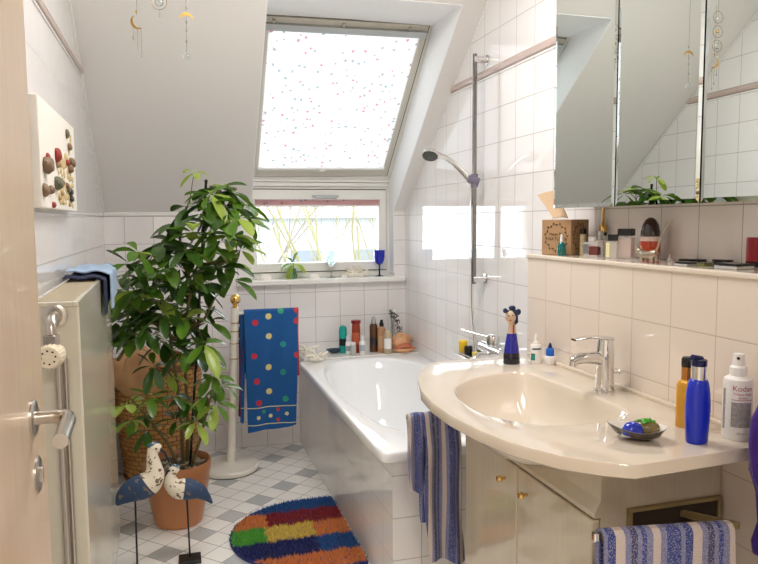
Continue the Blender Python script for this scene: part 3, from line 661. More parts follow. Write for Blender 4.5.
for z, yo in ((.838, 0), (.775, .04), (.705, .07)):
    MB().tube([tpt(z) + V((.018, 0, 0)), (tx + .09, 3.645 + yo, z + .002), (tx + .365, 3.63 + yo, z + .006)], .0085, 12).build('arm', 'stand', ts)
# dotted bath towel
def dot_mat():
    n = N('blue_dotted_terry'); v = n.obj(); s = n.sep(v); xz = n.comb(s[0], s[2]); nz = n.noise(v, 300, 2)[0]
    c = n.mix(nz, rgb((14, 66, 128)), rgb((28, 100, 168)))
    dots = [((.055, -.06), (200, 44, 60)), ((.045, -.235), (196, 44, 60)), ((.055, -.37), (190, 50, 70)), ((.065, -.485), (186, 50, 60)), ((.125, -.03), (214, 206, 140)), ((.125, -.135), (214, 206, 140)), ((.120, -.30), (218, 206, 130)), ((.120, -.43), (214, 200, 130)), ((.198, -.18), (40, 150, 140)), ((.195, -.33), (36, 140, 120)), ((.205, -.475), (44, 150, 120)), ((.19, -.003), (60, 170, 130)), ((.275, -.002), (200, 60, 70)), ((.272, -.06), (190, 60, 70)), ((.27, -.24), (190, 60, 70)),
            ((.06, -.565), (214, 206, 150)), ((.125, -.562), (214, 206, 150)), ((.21, -.555), (214, 206, 150)), ((.09, -.535), (60, 150, 120)), ((.165, -.53), (190, 60, 70)), ((.165, -.585), (190, 60, 70))]
    for (p, col) in dots:
        d = n.new('ShaderNodeVectorMath', operation='DISTANCE'); n.put(d.inputs[0], xz); d.inputs[1].default_value = (p[0], p[1], 0)
        R = .016 if p[1] > -.5 else .010
        dd = n.math('ADD', d.outputs['Value'], n.math('MULTIPLY', n.math('SUBTRACT', nz, .5), .008))
        c = n.mix(n.math('LESS_THAN', dd, R), c, rgb(col))
    for zz in (-.512, -.604):
        c = n.mix(n.math('LESS_THAN', n.math('ABSOLUTE', n.math('SUBTRACT', s[2], zz)), .0022), c, rgb((220, 210, 150)))
    c = n.mix(n.math('GREATER_THAN', s[0], .2765), c, rgb((190, 60, 80)))
    n.set(Base_Color=c, Roughness=.95); n.b.inputs['Sheen Weight'].default_value = .1; n.bump(nz, .8, .003); return n.m
M['dots'] = dot_mat(); M['maroon'] = mat('maroon_terry', (120, 26, 50), .95, bump=.8, bscale=300); M['purple_grey'] = mat('grey_violet_terry', (92, 82, 124), .95, bump=.8, bscale=300)
bt = empty('bath_towel', (.335, 3.625, .852), 'blue bath towel with coloured dots hanging on the white towel stand', 'towel')
def btf(x0, x1, y, z, front, back, ph, rad, lean, amp, bottom=0.0):
    L = front + back + PI * rad
    def fn(i, j):
        s = j * L; x = x0 + (x1 - x0) * i
        if s < front: d = front - s; yy = y - rad; zz = z - d; k = d / front
        elif s < front + PI * rad: a = (s - front) / rad; yy = y - rad * math.cos(a); zz = z + rad * math.sin(a); d = 0; k = 0
        else: d = s - front - PI * rad; yy = y + rad; zz = z - d; k = 0
        q = min(1, d / .2)
        return (x + lean * k - .03 * k * (i - .5) , yy - .17 * (x - .335) * 0 - q * amp * (1.2 + math.sin(i * 8 + ph) + .4 * math.sin(i * 17 + ph * 2 + d * 6)), zz + bottom * (i - .5) * k + .006 * math.sin(i * 6 + ph) * k)
    return fn
MB().grid(btf(.335, .62, 3.63, .844, .625, .35, .5, .018, -.012, .008, .03), 40, 70, thick=.009).build('front_layer', 'dots', bt)
MB().grid(btf(.318, .345, 3.655, .83, .57, .3, 1.5, .015, -.02, .010), 10, 50, thick=.008).build('inner_fold', 'dots', bt)
MB().grid(btf(.312, .335, 3.665, .82, .53, .3, 2.5, .013, -.018, .010), 10, 50, thick=.008).build('red_fold', 'maroon', bt)
tag(draped('small_towel', '', 'purple_grey', .318, .40, 3.70, .712, .10, .10, seed=5, rad=.012), 'small grey violet towel on the lowest arm of the white towel stand', 'towel')
# ---------------------------------------------------------------- wicker basket
bk = empty('wicker_basket', (-.108, 3.745, 0), 'tall brown wicker laundry basket in the corner behind the plant', 'basket')
def wick(name, c1, c2):
    n = N(name); f = n.noise(n.obj(), 26, 3)[0]; n.set(Base_Color=n.mix(f, rgb(c1), rgb(c2)), Roughness=.55); return n.m

def weave_mat():
    n = N('honey_wicker_weave'); s = n.sep(n.obj()); u = n.math('MULTIPLY', n.math('ARCTAN2', s[1], s[0]), .2)
    br_ = n.new('ShaderNodeTexBrick', offset=.5); n.put(br_.inputs['Vector'], n.comb(u, s[2])); br_.inputs['Scale'].default_value = 1; br_.inputs['Brick Width'].default_value = .0449; br_.inputs['Row Height'].default_value = .02375; br_.inputs['Mortar Size'].default_value = .0024; br_.inputs['Mortar Smooth'].default_value = .5
    br_.inputs['Color1'].default_value = rgb((232, 180, 106)); br_.inputs['Color2'].default_value = rgb((204, 146, 80)); br_.inputs['Mortar'].default_value = rgb((92, 54, 26))
    f = n.noise(n.comb(n.math('MULTIPLY', s[0], 1.0), s[1], n.math('MULTIPLY', s[2], 9.0)), 30, 2)[0]
    n.set(Base_Color=n.mix(n.math('MULTIPLY', f, .35), br_.outputs['Color'], rgb((140, 92, 48))), Roughness=.5); n.bump(n.math('MULTIPLY', br_.outputs['Fac'], -1.0), .8, .006); return n.m
M['wicker'] = weave_mat(); M['wicker_dark'] = wick('dark_wicker', (150, 98, 50), (92, 56, 28))
kx, ky_, rb0, rb1, kh = -.108, 3.745, .175, .226, .600
wv = MB(); NR_, NS = 24, 112; rs = []
for k in range(NR_ * 3 + 1):
    z = .01 + (kh - .03) * k / (NR_ * 3); r0 = rb0 + (rb1 - rb0) * min(1, (z / kh) ** .8) ; row = k // 3; ph = k % 3
    ring = []
    for i in range(NS):
        a = 2 * PI * i / NS; w = math.sin(a * 14 + (PI if row % 2 else 0)); bulge = (.003 * w + .003) if ph else -.002
        ring.append(V((kx + (r0 + bulge) * math.cos(a), ky_ + (r0 + bulge) * .98 * math.sin(a), z)))
    rs.append(ring)
wv.rings(rs, cap1=False); wv.build('woven_body', 'wicker', bk, ang=70)
rm = MB()
for k, z in enumerate((kh - .018, kh - .004)):
    P_ = [(kx + (rb1 + .002) * math.cos(2 * PI * i / 60), ky_ + (rb1 + .002) * math.sin(2 * PI * i / 60), z + .003 * math.sin(i * 2.1 + k * 3)) for i in range(61)]; rm.tube(P_, .0105, 8)
rm.build('rolled_rim', 'wicker_dark', bk); rm = MB()
P_ = [(kx + (rb0 + .002) * math.cos(2 * PI * i / 60), ky_ + (rb0 + .002) * math.sin(2 * PI * i / 60), .012) for i in range(61)]; rm.tube(P_, .011, 8); rm.build('foot_ring', 'wicker_dark', bk)
# tan bag lying on the basket
bgm = mat('tan_suede', (206, 160, 114), .7, noise=.2, nscale=12, bump=.25, bscale=20, bdist=.01)
bg_ = empty('tan_bag', (-.16, 3.66, .60), 'tan drawstring bag lying over the front of the wicker basket', 'bag')
def bagf(q):
    a = math.atan2(q.x, q.z); r = math.hypot(q.x, q.z); f = 1 + .05 * math.sin(a * 9) ; top = 1 - .35 * max(0, q.z / .13) ** 2
    return V((q.x * f * top, q.y * (1 + .15 * math.sin(q.x * 60 + q.z * 20)), q.z * (1 + .03 * math.sin(q.x * 70))))
MB().ell((-.185, 3.565, .585), (.15, .055, .125), 40, 24, fn=bagf, rot=Matrix.Rotation(math.radians(-16), 3, 'X')).build('pouch', bgm, bg_)
MB().tube([(-.28, 3.535, .54), (-.24, 3.50, .66), (-.19, 3.505, .715), (-.13, 3.51, .69), (-.08, 3.52, .58)], .006, 8).build('drawstring', bgm, bg_)
# ---------------------------------------------------------------- potted umbrella plant
pX, pY = -.020, 3.085
pl_ = empty('potted_plant', (pX, pY, 0), 'tall umbrella plant with glossy green leaves in a terracotta pot', 'plant')
MB().lathe((pX, pY, 0), [(.094, .0), (.101, .005), (.105, .02), (.126, .13), (.139, .222), (.1405, .228), (.1435, .234), (.1465, .270), (.144, .277), (.139, .278), (.135, .270), (.133, .24), (.02, .238)], 56, cap=(True, True)).build('pot', 'terracotta', pl_)
so = MB(); so.lathe((pX, pY, .244), [(.134, 0), (.1, .010), (.001, .016)], 32)
so_ = so.build('soil', 'soil', pl_); rng = random.Random(9); sb = MB()
for k in range(90):
    a, r = rng.uniform(0, 2 * PI), .128 * math.sqrt(rng.random()); sb.ell((pX + r * math.cos(a), pY + r * math.sin(a), .257), (rng.uniform(.006, .012), rng.uniform(.005, .010), .006), 7, 5)
sb.build('pebbles', mat('pale_pebbles', (176, 160, 140), .7, noise=.4, nscale=20), so_)
stems = [[at(183, 466, Y=3.08), at(182, 430, Y=3.02), at(178, 390, Y=2.95), at(172, 350, Y=2.95), at(168, 318, Y=2.95), at(160, 290, Y=2.96), at(150, 262, Y=2.97)],
         [at(187, 464, Y=3.11), at(188, 425, Y=3.05), at(186, 385, Y=2.99), at(184, 345, Y=2.97), at(188, 305, Y=2.95), at(196, 270, Y=2.93), at(208, 240, Y=2.92), at(222, 215, Y=2.91), at(232, 198, Y=2.90)],
         [at(178, 467, Y=3.05), at(169, 445, Y=2.96), at(150, 420, Y=2.88), at(132, 400, Y=2.86)],
         [at(191, 468, Y=3.04), at(200, 440, Y=2.95), at(206, 415, Y=2.86), at(212, 392, Y=2.83)],
         [at(176, 340, Y=2.95), at(150, 320, Y=2.92), at(128, 300, Y=2.90)], [at(186, 330, Y=2.96), at(204, 320, Y=2.92), at(214, 300, Y=2.9)],
         [at(192, 285, Y=2.94), at(180, 255, Y=2.96), at(180, 225, Y=2.98), at(190, 200, Y=2.96)], [at(200, 265, Y=2.93), at(222, 262, Y=2.90), at(238, 258, Y=2.87)], [at(118, 360, Y=3.2), at(140, 325, Y=3.05), at(166, 300, Y=2.97)]]
sg = [MB().tube(s, [.008 - .0045 * k / (len(s) - 1) for k in range(len(s))], 8).build('stem', 'bark', pl_) for s in stems]
MB().tube([at(190, 468, Y=3.06), at(206, 181, Y=2.915)], .0055, 10).build('support_stake', 'black', pl_)
MB().lathe(at(206, 183, Y=2.915), [(.0065, 0), (.0065, .012), (.003, .014)], 10).build('stake_cap', 'black', pl_)
def leaf_mat(name, c, c2, t):
    n = N(name); f = n.noise(n.pos()[0], 24, 2)[0]; col = n.mix(f, rgb(c), rgb(c2)); n.set(Base_Color=col, Roughness=.28); n.b.inputs['Coat Weight'].default_value = .15
    tr = n.new('ShaderNodeBsdfTranslucent'); n.put(tr.inputs[0], col); mx = n.new('ShaderNodeMixShader'); mx.inputs[0].default_value = t
    n.t.links.new(n.b.outputs[0], mx.inputs[1]); n.t.links.new(tr.outputs[0], mx.inputs[2]); n.t.links.new(mx.outputs[0], n.out.inputs[0]); return n.m
LM = [leaf_mat('dark_green_leaf', (34, 64, 22), (70, 104, 34), .22), leaf_mat('mid_green_leaf', (62, 104, 30), (112, 150, 50), .35), leaf_mat('lime_leaf', (150, 184, 60), (196, 214, 110), .5)]
nodes = [p for s in stems for a_, b_ in zip(s, s[1:]) for p in (a_, (a_ + b_) / 2, b_)]
LF = MB(); PT = MB(); rng = random.Random(21)
def leaflet(mb, p, d, L, W, mi, droop):
    d = d.normalized(); side = d.cross(V((0, 0, 1)))
    if side.length < .05: side = V((1, 0, 0))
    side.normalize(); side = (Matrix.Rotation(rng.uniform(-.5, .5), 3, d) @ side); up = side.cross(d).normalized(); prof = [(0, .06), (.12, .30), (.32, .74), (.56, 1.0), (.78, .92), (.93, .55), (1, .05)]; rows = []
    for t, w in prof:
        c = p + d * (L * t) + V((0, 0, -1)) * (droop * L * t * t); hw = W * w / 2
        rows.append([c - side * hw + up * hw * .35, c, c + side * hw + up * hw * .35])
    vs = [q for r in rows for q in r]; fs = []
    for k in range(len(rows) - 1):
        for j in (0, 1): fs.append((k * 3 + j, k * 3 + j + 1, k * 3 + j + 4, k * 3 + j + 3))
    mb.add(vs, fs, mi)
def whorl(mb, pt, c, R, mi, n=None, tilt=0, axis=None):
    n = n or rng.choice((5, 6, 7, 7)); near = min(nodes, key=lambda q: (q - c).length + .35 * max(0, q.z - c.z + .03)); ax = axis or V((rng.uniform(-.6, .6), rng.uniform(-.8, .3), 1)).normalized(); q = V((0, 0, 1)).rotation_difference(ax)
    mid = (near + c) / 2 + V((0, 0, .015)); pt.tube([near, mid, c], [.0022, .0017, .0015], 5, mi=3)
    a0_ = rng.uniform(0, PI)
    for k in range(n):
        a = a0_ + 2 * PI * k / n + rng.uniform(-.18, .18); el = rng.uniform(-.38, .22); d = q @ V((math.cos(a) * math.cos(el), math.sin(a) * math.cos(el), math.sin(el))); l = R * rng.uniform(.78, 1.12); st = c + d * .008
        leaflet(mb, st, d, l, l * rng.uniform(.40, .48), mi if rng.random() < .8 else min(2, mi + 1), rng.uniform(.10, .45))
W_ = [(210, 194, 1), (226, 188, 0), (240, 192, 1), (249, 204, 1), (252, 222, 1), (234, 208, 0), (222, 214, 0), (240, 236, 1), (248, 250, 1), (228, 240, 0), (214, 228, 1), (236, 264, 1), (240, 280, 1), (224, 268, 0), (212, 250, 1), (216, 282, 0),
      (187, 207, 0), (178, 224, 0), (192, 232, 1), (200, 214, 0), (172, 242, 0), (195, 252, 2), (206, 266, 1), (186, 250, 0), (158, 246, 0), (138, 252, 1), (130, 264, 0), (120, 278, 0), (150, 262, 0), (166, 264, 1), (180, 268, 0), (136, 290, 1), (152, 288, 0), (166, 284, 0), (182, 288, 0), (198, 286, 0),
      (120, 300, 0), (130, 314, 1), (146, 312, 0), (162, 314, 0), (178, 312, 0), (198, 306, 0), (208, 322, 0), (116, 322, 0), (118, 338, 1), (136, 340, 0), (152, 336, 0), (166, 340, 0), (188, 330, 0), (204, 344, 0), (198, 358, 0), (184, 350, 0), (124, 328, 0), (142, 328, 0),
      (212, 376, 1), (206, 396, 1), (222, 386, 1), (190, 402, 0), (172, 396, 0), (150, 396, 1), (166, 376, 2), (176, 420, 0), (132, 420, 1), (128, 404, 2), (216, 404, 1), (148, 430, 0), (196, 422, 0), (154, 366, 0), (140, 310, 0), (156, 300, 0), (172, 298, 1), (186, 318, 0), (146, 276, 0), (190, 276, 0), (218, 200, 0), (244, 218, 1), (170, 254, 1), (128, 292, 0), (206, 240, 0)]
for (u, v, mi) in W_:
    Yd = 2.93 + rng.uniform(-.17, .16)
    if u < 130: Yd = 3.0 + rng.uniform(0, .15)
    if v > 360: Yd = 2.86 + rng.uniform(-.06, .1)
    whorl(LF, LF, at(u - (7 if u > 215 and v < 300 else 0), v, Y=Yd), .110 if v < 360 else .088, mi if rng.random() > .12 else 1)
whorl(LF, LF, at(195, 172, Y=2.933), .062, 2, 5, axis=V((-.2, -.3, .6)).normalized()); whorl(LF, LF, at(222, 186, Y=2.95), .05, 2, 5)
LF.build('foliage', LM + [M['bark']], pl_, ang=80)
# ---------------------------------------------------------------- outside
M['render_white'] = mat('pale_house_render', (158, 160, 164), .9); M['pale_pane'] = mat('grey_window_pane', (96, 102, 110), .2); M['roof_tile'] = mat('pale_roof', (150, 140, 134), .8)
struct(MB().box((-30, 4.6, -8.2), (60, 90, -8)).build('ground_outside', mat('pale_winter_lawn', (120, 124, 112), .95)))
hb = empty('house', (12, 34, -8), 'pale house with rows of windows beyond the garden branches', 'house')
MB().box((1, 34, -8), (26, 44, 1.5)).build('wall', 'render_white', hb)
MB().prism([(33.4, 1.5), (39, 4.4), (44.6, 1.5)], .6, 26.4).build('roof', 'roof_tile', hb)
for i in range(7):
    for j in range(3):
        x = 2.2 + i * 3.3; z = -7 + j * 2.7; f_ = MB().box((x, 33.93, z), (x + 1.5, 34.0, z + 1.5)).build('window', 'pale_pane', hb)
br = mat('yellow_green_bark', (112, 106, 72), .8, noise=.3, nscale=6); br2 = mat('brown_twig_bark', (96, 86, 76), .8)
def tree(base, h, seed, lab, m_, r0, spread=.5, n0=6):
    rng = random.Random(seed); r = empty('garden_tree', base, lab, 'tree', None); tr = MB(); bk_ = MB()
    def grow(mb, p, d, L, rad, depth):
        q = [p]; steps = 5
        for k in range(steps):
            d = (d + V((rng.uniform(-1, 1), rng.uniform(-1, 1), rng.uniform(-.5, .9))) * .14).normalized(); q.append(q[-1] + d * (L / steps))
        mb.tube(q, [rad * (1 - .5 * k / steps) for k in range(steps + 1)], 6)
        if depth > 0:
            for _ in range(3 if depth > 1 else 4):
                k = rng.randint(1, steps); nd = (d + V((rng.uniform(-1, 1), rng.uniform(-1, 1), rng.uniform(-.4, .8))) * .75).normalized(); grow(mb, q[k], nd, L * rng.uniform(.5, .75), rad * .5, depth - 1)
    b = V(base); t0 = [b, b + V((.05, 0, h * .3)), b + V((0, .1, h * .5))]; tr.tube(t0, [r0, r0 * .8, r0 * .7], 10); tr.build('trunk', m_, r)
    for k in range(n0):
        a = 2 * PI * k / n0 + rng.random(); grow(bk_, t0[1] + (t0[2] - t0[1]) * rng.random(), V((math.cos(a) * spread, math.sin(a) * spread * .6, 1)).normalized(), h * .42, r0 * .42, 4)
    bk_.build('branches', m_, r); return r
tree((3.1, 10.5, -8), 12.4, 4, 'bare tree with yellow green branches outside the window on the right', br, .075, .34, 7)
tree((.9, 15.5, -8), 12.0, 12, 'thin bare brown tree outside the window on the left', br2, .06, .4, 6)
# ---------------------------------------------------------------- shower rail
sr = empty('shower_rail', (1.292, 2.86, 1.04), 'chrome shower rail with hand shower on the tiled wall over the bathtub', 'shower')
sx_, sy_ = 1.292, 2.86
MB().tube([(sx_, sy_, 1.03), (sx_, sy_, 2.045)], .0105, 18).build('rail', 'chrome_dark_reflection', sr)
for z in (2.022, 1.052):
    MB().tube([(RW, sy_, z), (sx_ - .006, sy_, z)], .0155, 20).lathe((RW, sy_, z), [(.024, 0), (.024, .005), (.018, .008)], 24, up=(-1, 0, 0)).build('wall_bracket', 'chrome', sr)
sld = MB(); sld.tube([(sx_, sy_, 1.462), (sx_, sy_, 1.522)], .0165, 20); sld.tube([(sx_ + .018, sy_ - .012, 1.488), (sx_ - .030, sy_ + .004, 1.502)], .0165, 18); sld.build('slider', mat('lilac_grey_plastic', (128, 122, 142), .2, metal=.5), sr)
q0 = V((sx_ - .012, sy_ + .004, 1.485))
hpth = [q0, q0 + V((-.035, .01, .045)), q0 + V((-.075, .02, .085)), q0 + V((-.115, .03, .112)), q0 + V((-.150, .04, .124))]
hs = empty('hand_shower', q0, 'chrome hand shower held in the slider of the rail', 'hand shower')
MB().tube(hpth, [.0125, .0128, .0125, .0125, .014], 18).build('handle', 'chrome', hs)
hd_ = V((-.3, -.5, -.8)).normalized()
MB().lathe(q0 + V((-.178, .046, .128)), [(.001, -.014), (.020, -.012), (.034, -.003), (.038, .006), (.037, .014), (.034, .016)], 32, up=hd_, cap=(True, False)).build('shower_head', 'chrome', hs)
MB().lathe(q0 + V((-.178, .046, .128)) + hd_ * .0155, [(.034, 0), (.001, .001)], 32, up=hd_).build('spray_face', mat('dark_spray_face', (78, 82, 78), .4), hs)
tag(MB().tube([q0 + V((.004, 0, -.008)), (sx_ - .002, sy_ + .022, 1.40), (sx_ + .002, sy_ + .024, 1.2), (sx_ + .002, sy_ + .022, .95), (sx_ + .006, sy_ - .01, .72), (1.30, 2.74, .64), (1.312, 2.66, .70), (1.30, 2.64, .735)], .0068, 12).build('shower_hose', 'chrome', None, at0=(1.29, 2.86, 1.0)), 'metal shower hose running down behind the rail to the bath mixer', 'hose')
# bath mixer
bm_ = empty('bath_mixer', (1.34, 2.64, .76), 'chrome lever mixer of the bathtub on the tiled wall', 'tap')
MB().tube([(RW, 2.57, .765), (1.29, 2.57, .765)], .021, 20).build('wall_union', 'chrome', bm_); MB().tube([(RW, 2.72, .765), (1.29, 2.72, .765)], .021, 20).build('wall_union', 'chrome', bm_)
MB().tube([(1.285, 2.545, .765), (1.285, 2.745, .765)], .025, 24).build('body', 'chrome', bm_)
MB().lathe((1.285, 2.645, .78), [(.026, 0), (.028, .01), (.028, .04), (.022, .052), (.001, .054)], 28).build('cartridge', 'chrome', bm_)
MB().tube([(1.275, 2.65, .822), (1.23, 2.68, .832), (1.17, 2.72, .850)], [.011, .008, .006], 14, flat=.6).build('lever', 'chrome', bm_)
MB().tube([(1.275, 2.645, .75), (1.22, 2.645, .745), (1.18, 2.645, .72)], [.016, .015, .013], 16).build('spout', 'chrome', bm_)
# wire shelf with sponge things
ws = empty('soap_shelf', (1.31, 2.93, .685), 'small chrome shelf on the wall behind the bathtub tap', 'shelf')
sh = MB(); sh.box((1.262, 2.80, .684), (1.342, 3.03, .690)); sh.tube([(1.262, 2.80, .700), (1.262, 3.03, .700)], .003, 8); sh.box((1.342, 2.80, .684), (RW, 3.03, .715)); sh.build('tray', 'chrome', ws)
tag(MB().lathe((1.295, 2.985, .6905), [(.018, 0), (.021, .004), (.022, .05), (.020, .058), (.015, .062), (.001, .063)], 24).build('yellow_bottle', mat('yellow_plastic', (236, 196, 46), .3), None, at0=(1.295, 2.985, .69)), 'small yellow bottle on the chrome shelf behind the tap', 'bottle')
tag(MB().lathe((1.295, 2.925, .6905), [(.017, 0), (.019, .006), (.019, .036), (.016, .044), (.001, .045)], 24).build('black_jar', 'black', None, at0=(1.295, 2.925, .69)), 'small black jar on the chrome shelf beside the yellow bottle', 'jar')
tag(MB().lathe((1.295, 2.845, .6905), [(.014, 0), (.016, .004), (.016, .028), (.001, .032)], 20).build('yellow_jar', mat('lemon_plastic', (240, 220, 90), .3), None, at0=(1.295, 2.845, .69)), 'tiny lemon yellow pot on the chrome shelf nearest the shower hose', 'jar')
# ---------------------------------------------------------------- bottles and shells on the tub deck
DZ = .5503
def bottle(name, lab, x, y, z, prof, m_, cap=None, cm='black', label=None, lm=None, cat='bottle', group=None, sx=1, sy=1, n=28):
    r = empty(name, (x, y, z), lab, cat, group)
    MB().lathe((x, y, z), prof, n, sx=sx, sy=sy).build('body', m_, r)
    if cap: MB().lathe((x, y, z), cap, n, sx=1, sy=1).build('cap', cm, r)
    if label:
        rr, z0, z1 = label; a0, a1 = -2.9, -.9
        MB().grid(lambda i, j: (x + rr * sx * math.cos(a0 + (a1 - a0) * i), y + rr * sy * math.sin(a0 + (a1 - a0) * i), z + z0 + (z1 - z0) * j), 14, 2).build('label_patch', lm, r)
    return r
def cylp(r, h, sh=.008): return [(r * .9, 0), (r, .003), (r, h - sh), (r * .75, h), (r * .4, h + .001)]
cl_ = lambda c, r=.3: mat('coloured_plastic', c, r)
bottle('shampoo_tube', 'teal shampoo tube on the deck behind the bathtub', .925, 3.885, DZ, [(.021, 0), (.022, .003), (.022, .03), (.0235, .032), (.0235, .135), (.019, .155), (.010, .160), (.001, .161)], cl_((16, 160, 150)), None, label=(.0239, .045, .085), lm='black')
bottle('white_spray_bottle', 'small white bottle with a pale cap between the teal and the red bottle', .945, 3.835, DZ, cylp(.017, .075), 'white', [(.013, .074), (.013, .104), (.001, .106)], cl_((214, 216, 220), .2), label=(.0174, .02, .05), lm=cl_((150, 160, 170)))
bottle('silver_tin', 'short silver grey bottle standing in front of the red bottle', .962, 3.79, DZ, cylp(.0165, .064), cl_((176, 180, 178), .3), [(.014, .063), (.014, .076), (.001, .077)], 'white')
bottle('red_bottle', 'tall red brown bottle on the bathtub deck', 1.00, 3.868, DZ, [(.026, 0), (.028, .004), (.026, .1), (.024, .155), (.021, .17), (.019, .172)], mat('red_brown_bottle', (156, 60, 34), .2, noise=.3, nscale=12), [(.027, .172), (.028, .176), (.028, .190), (.001, .192)], cl_((130, 26, 26)), sy=.7, label=(.0275, .05, .12), lm=cl_((190, 96, 60)))
bottle('white_pump_bottle', 'small white bottle in front of the red bottle next to the brown can', 1.022, 3.81, DZ, cylp(.0175, .078), 'white', [(.012, .077), (.012, .108), (.001, .110)], cl_((220, 220, 222)), label=(.0179, .02, .055), lm=cl_((170, 180, 190)))
bottle('spray_can', 'brown spray can with a silver nozzle on the bathtub deck', 1.105, 3.862, DZ, [(.023, 0), (.024, .003), (.024, .15), (.019, .165), (.014, .168)], mat('brown_can', (104, 72, 52), .25, metal=.4), [(.015, .167), (.015, .190), (.010, .193), (.010, .208), (.001, .209)], 'alu', label=(.0244, .04, .085), lm=cl_((40, 36, 40)))
bottle('pump_bottle', 'tan bottle with a black pump on the bathtub deck', 1.143, 3.825, DZ, [(.022, 0), (.024, .003), (.024, .135), (.018, .15), (.012, .154)], cl_((176, 132, 96)), [(.013, .153), (.013, .175), (.009, .177), (.009, .192), (.001, .193)], 'black', label=(.0244, .03, .1), lm=cl_((192, 152, 116)))
bottle('lotion_bottle', 'cream coloured bottle with a white paper band beside the conch shell', 1.168, 3.785, DZ, [(.023, 0), (.0245, .003), (.0245, .113), (.021, .122), (.020, .128), (.018, .132), (.001, .133)], cl_((186, 168, 140)), None, label=(.0249, .03, .09), lm='white')
# small vase with dried twig
dv_ = empty('glass_vase', (1.245, 3.935, DZ), 'slim glass vase with a dried dark twig in the corner of the deck', 'vase')
def clear(name, c, rough=.02):
    n = N(name); n.set(Base_Color=rgb(c), Roughness=rough, IOR=1.35); n.b.inputs['Transmission Weight'].default_value = .92; n.b.inputs['Alpha'].default_value = .75; return n.m
M['clear'] = clear('clear_glass', (236, 244, 240)); M['yellowish'] = clear('yellow_glass', (214, 206, 160))
MB().lathe((1.245, 3.935, DZ), [(.019, 0), (.022, .004), (.022, .055), (.012, .085), (.011, .16), (.016, .235), (.015, .235), (.010, .16), (.011, .085), (.020, .054), (.020, .006), (.001, .004)], 24).build('flask', 'clear', dv_)
tw_ = MB(); rng = random.Random(4); p = V((1.245, 3.935, DZ + .055)); pth = [p, p + V((-.002, 0, .1)), p + V((-.02, -.01, .15)), p + V((.01, -.012, .10)), p + V((.035, -.02, .03))]
tw_.tube([p, p + V((0, 0, .09)), p + V((-.012, -.004, .165))], .0012, 5); tw_.tube([p + V((-.012, -.004, .165)), p + V((.008, -.012, .15)), p + V((.028, -.02, .09)), p + V((.036, -.025, .035))], .0012, 5)
for k in range(60):
    t = rng.random(); a = p + V((-.012, -.004, .165)) * (1 - t) + V((.036, -.025, .035)) * t + V((.012 * math.sin(t * 3), 0, .02 * math.sin(t * 3)))
    tw_.ell(a + V((rng.uniform(-.016, .016), rng.uniform(-.008, .008), rng.uniform(-.016, .016))), (.0040, .0036, .0046), 6, 4)
tw_.build('dried_twig', mat('dark_dried_twig', (70, 54, 48), .8), dv_)
# conch shell
M['conch'] = mat('orange_conch', (214, 160, 118), .3, noise=.35, nscale=18); M['conch_in'] = mat('conch_lip', (190, 108, 78), .15, noise=.2)
cs = empty('conch_shell', (1.252, 3.70, DZ), 'large orange conch shell lying on the bathtub deck beside the wall', 'shell')
def conch(q):
    a = math.atan2(q.z, q.y); t = (q.x + .065) / .13; w = 1 + .07 * math.sin(t * 26) * (1 - t); spike = 1 + .05 * max(0, math.sin(t * 14)) * max(0, math.cos(a - .9)) ** 3
    taper = (1 - .35 * max(0, t - .6) / .4); return V((q.x, q.y * taper * w * spike, q.z * taper * w * spike))
rotc = Matrix.Rotation(.25, 3, 'Z') @ Matrix.Rotation(-.28, 3, 'Y')
MB().ell((1.272, 3.84, DZ + .054), (.076, .052, .054), 40, 32, fn=lambda q: conch(V((q.x, q.y, q.z))), rot=rotc).build('whorl', 'conch', cs)
lip = MB()
def lipf(i, j):
    return (1.272 + (i - .5) * .128, 3.797 - .012 * math.sin(PI * i) - .022 * math.sin(PI * j), DZ + .014 + .042 * j * math.sin(PI * (i * .86 + .07)))
lip.grid(lipf, 20, 10, thick=.004); lip.build('inner_lip', 'conch_in', cs)
MB().tube([(1.206, 3.79, DZ + .016), (1.232, 3.77, DZ + .013), (1.268, 3.762, DZ + .012), (1.306, 3.77, DZ + .014), (1.338, 3.80, DZ + .022)], [.007, .012, .0125, .010, .005], 12).build('outer_lip', 'conch', cs)
# flat corals and the dark dish
M['coral'] = mat('cream_coral', (246, 238, 224), .85, noise=.2, nscale=60, bump=.9, bscale=120, bdist=.004)
def coral(name, lab, c, R, n, seed, h=.035, group=None):
    rng = random.Random(seed); mb = MB(); c = V(c); mb.ell(c + V((0, 0, h * .3)), (R * .75, R * .55, h * .32), 16, 8)
    for k in range(n):
        a = 2 * PI * k / n + rng.uniform(-.2, .2); r = R * rng.uniform(.75, 1.05); e = c + V((math.cos(a) * r, math.sin(a) * r * .7, h * rng.uniform(.3, 1.0))); m_ = (c + e) / 2 + V((0, 0, h * .3)); mb.tube([c + V((0, 0, h * .3)), m_, e, e + V((math.cos(a + .6), math.sin(a + .6), .5)) * R * .15], [R * .17, R * .13, R * .10, R * .07], 8)
    return tag(mb.build(name, 'coral', None, at0=c), lab, 'coral')
coral('coral_piece', 'flat cream coral on the left end of the bathtub deck beside the dotted towel', (.712, 3.865, DZ + .004), .058, 13, 1, .06)
coral('coral_piece', 'larger cream coral lying on the back left corner of the bathtub rim', (.728, 3.695, .549), .058, 15, 2, .05)
M['dark_blue'] = mat('dark_blue_glaze', (52, 70, 92), .2, noise=.4, nscale=30)
dd = MB(); dd.lathe((.875, 3.895, DZ), [(.018, 0), (.03, .006), (.052, .022), (.050, .023), (.028, .010), (.001, .006)], 32, sy=.7); dd_ = dd.build('blue_dish', 'dark_blue', None, at0=(.86, 3.90, DZ)); tag(dd_, 'small dark blue dish behind the corals on the bathtub deck', 'dish')
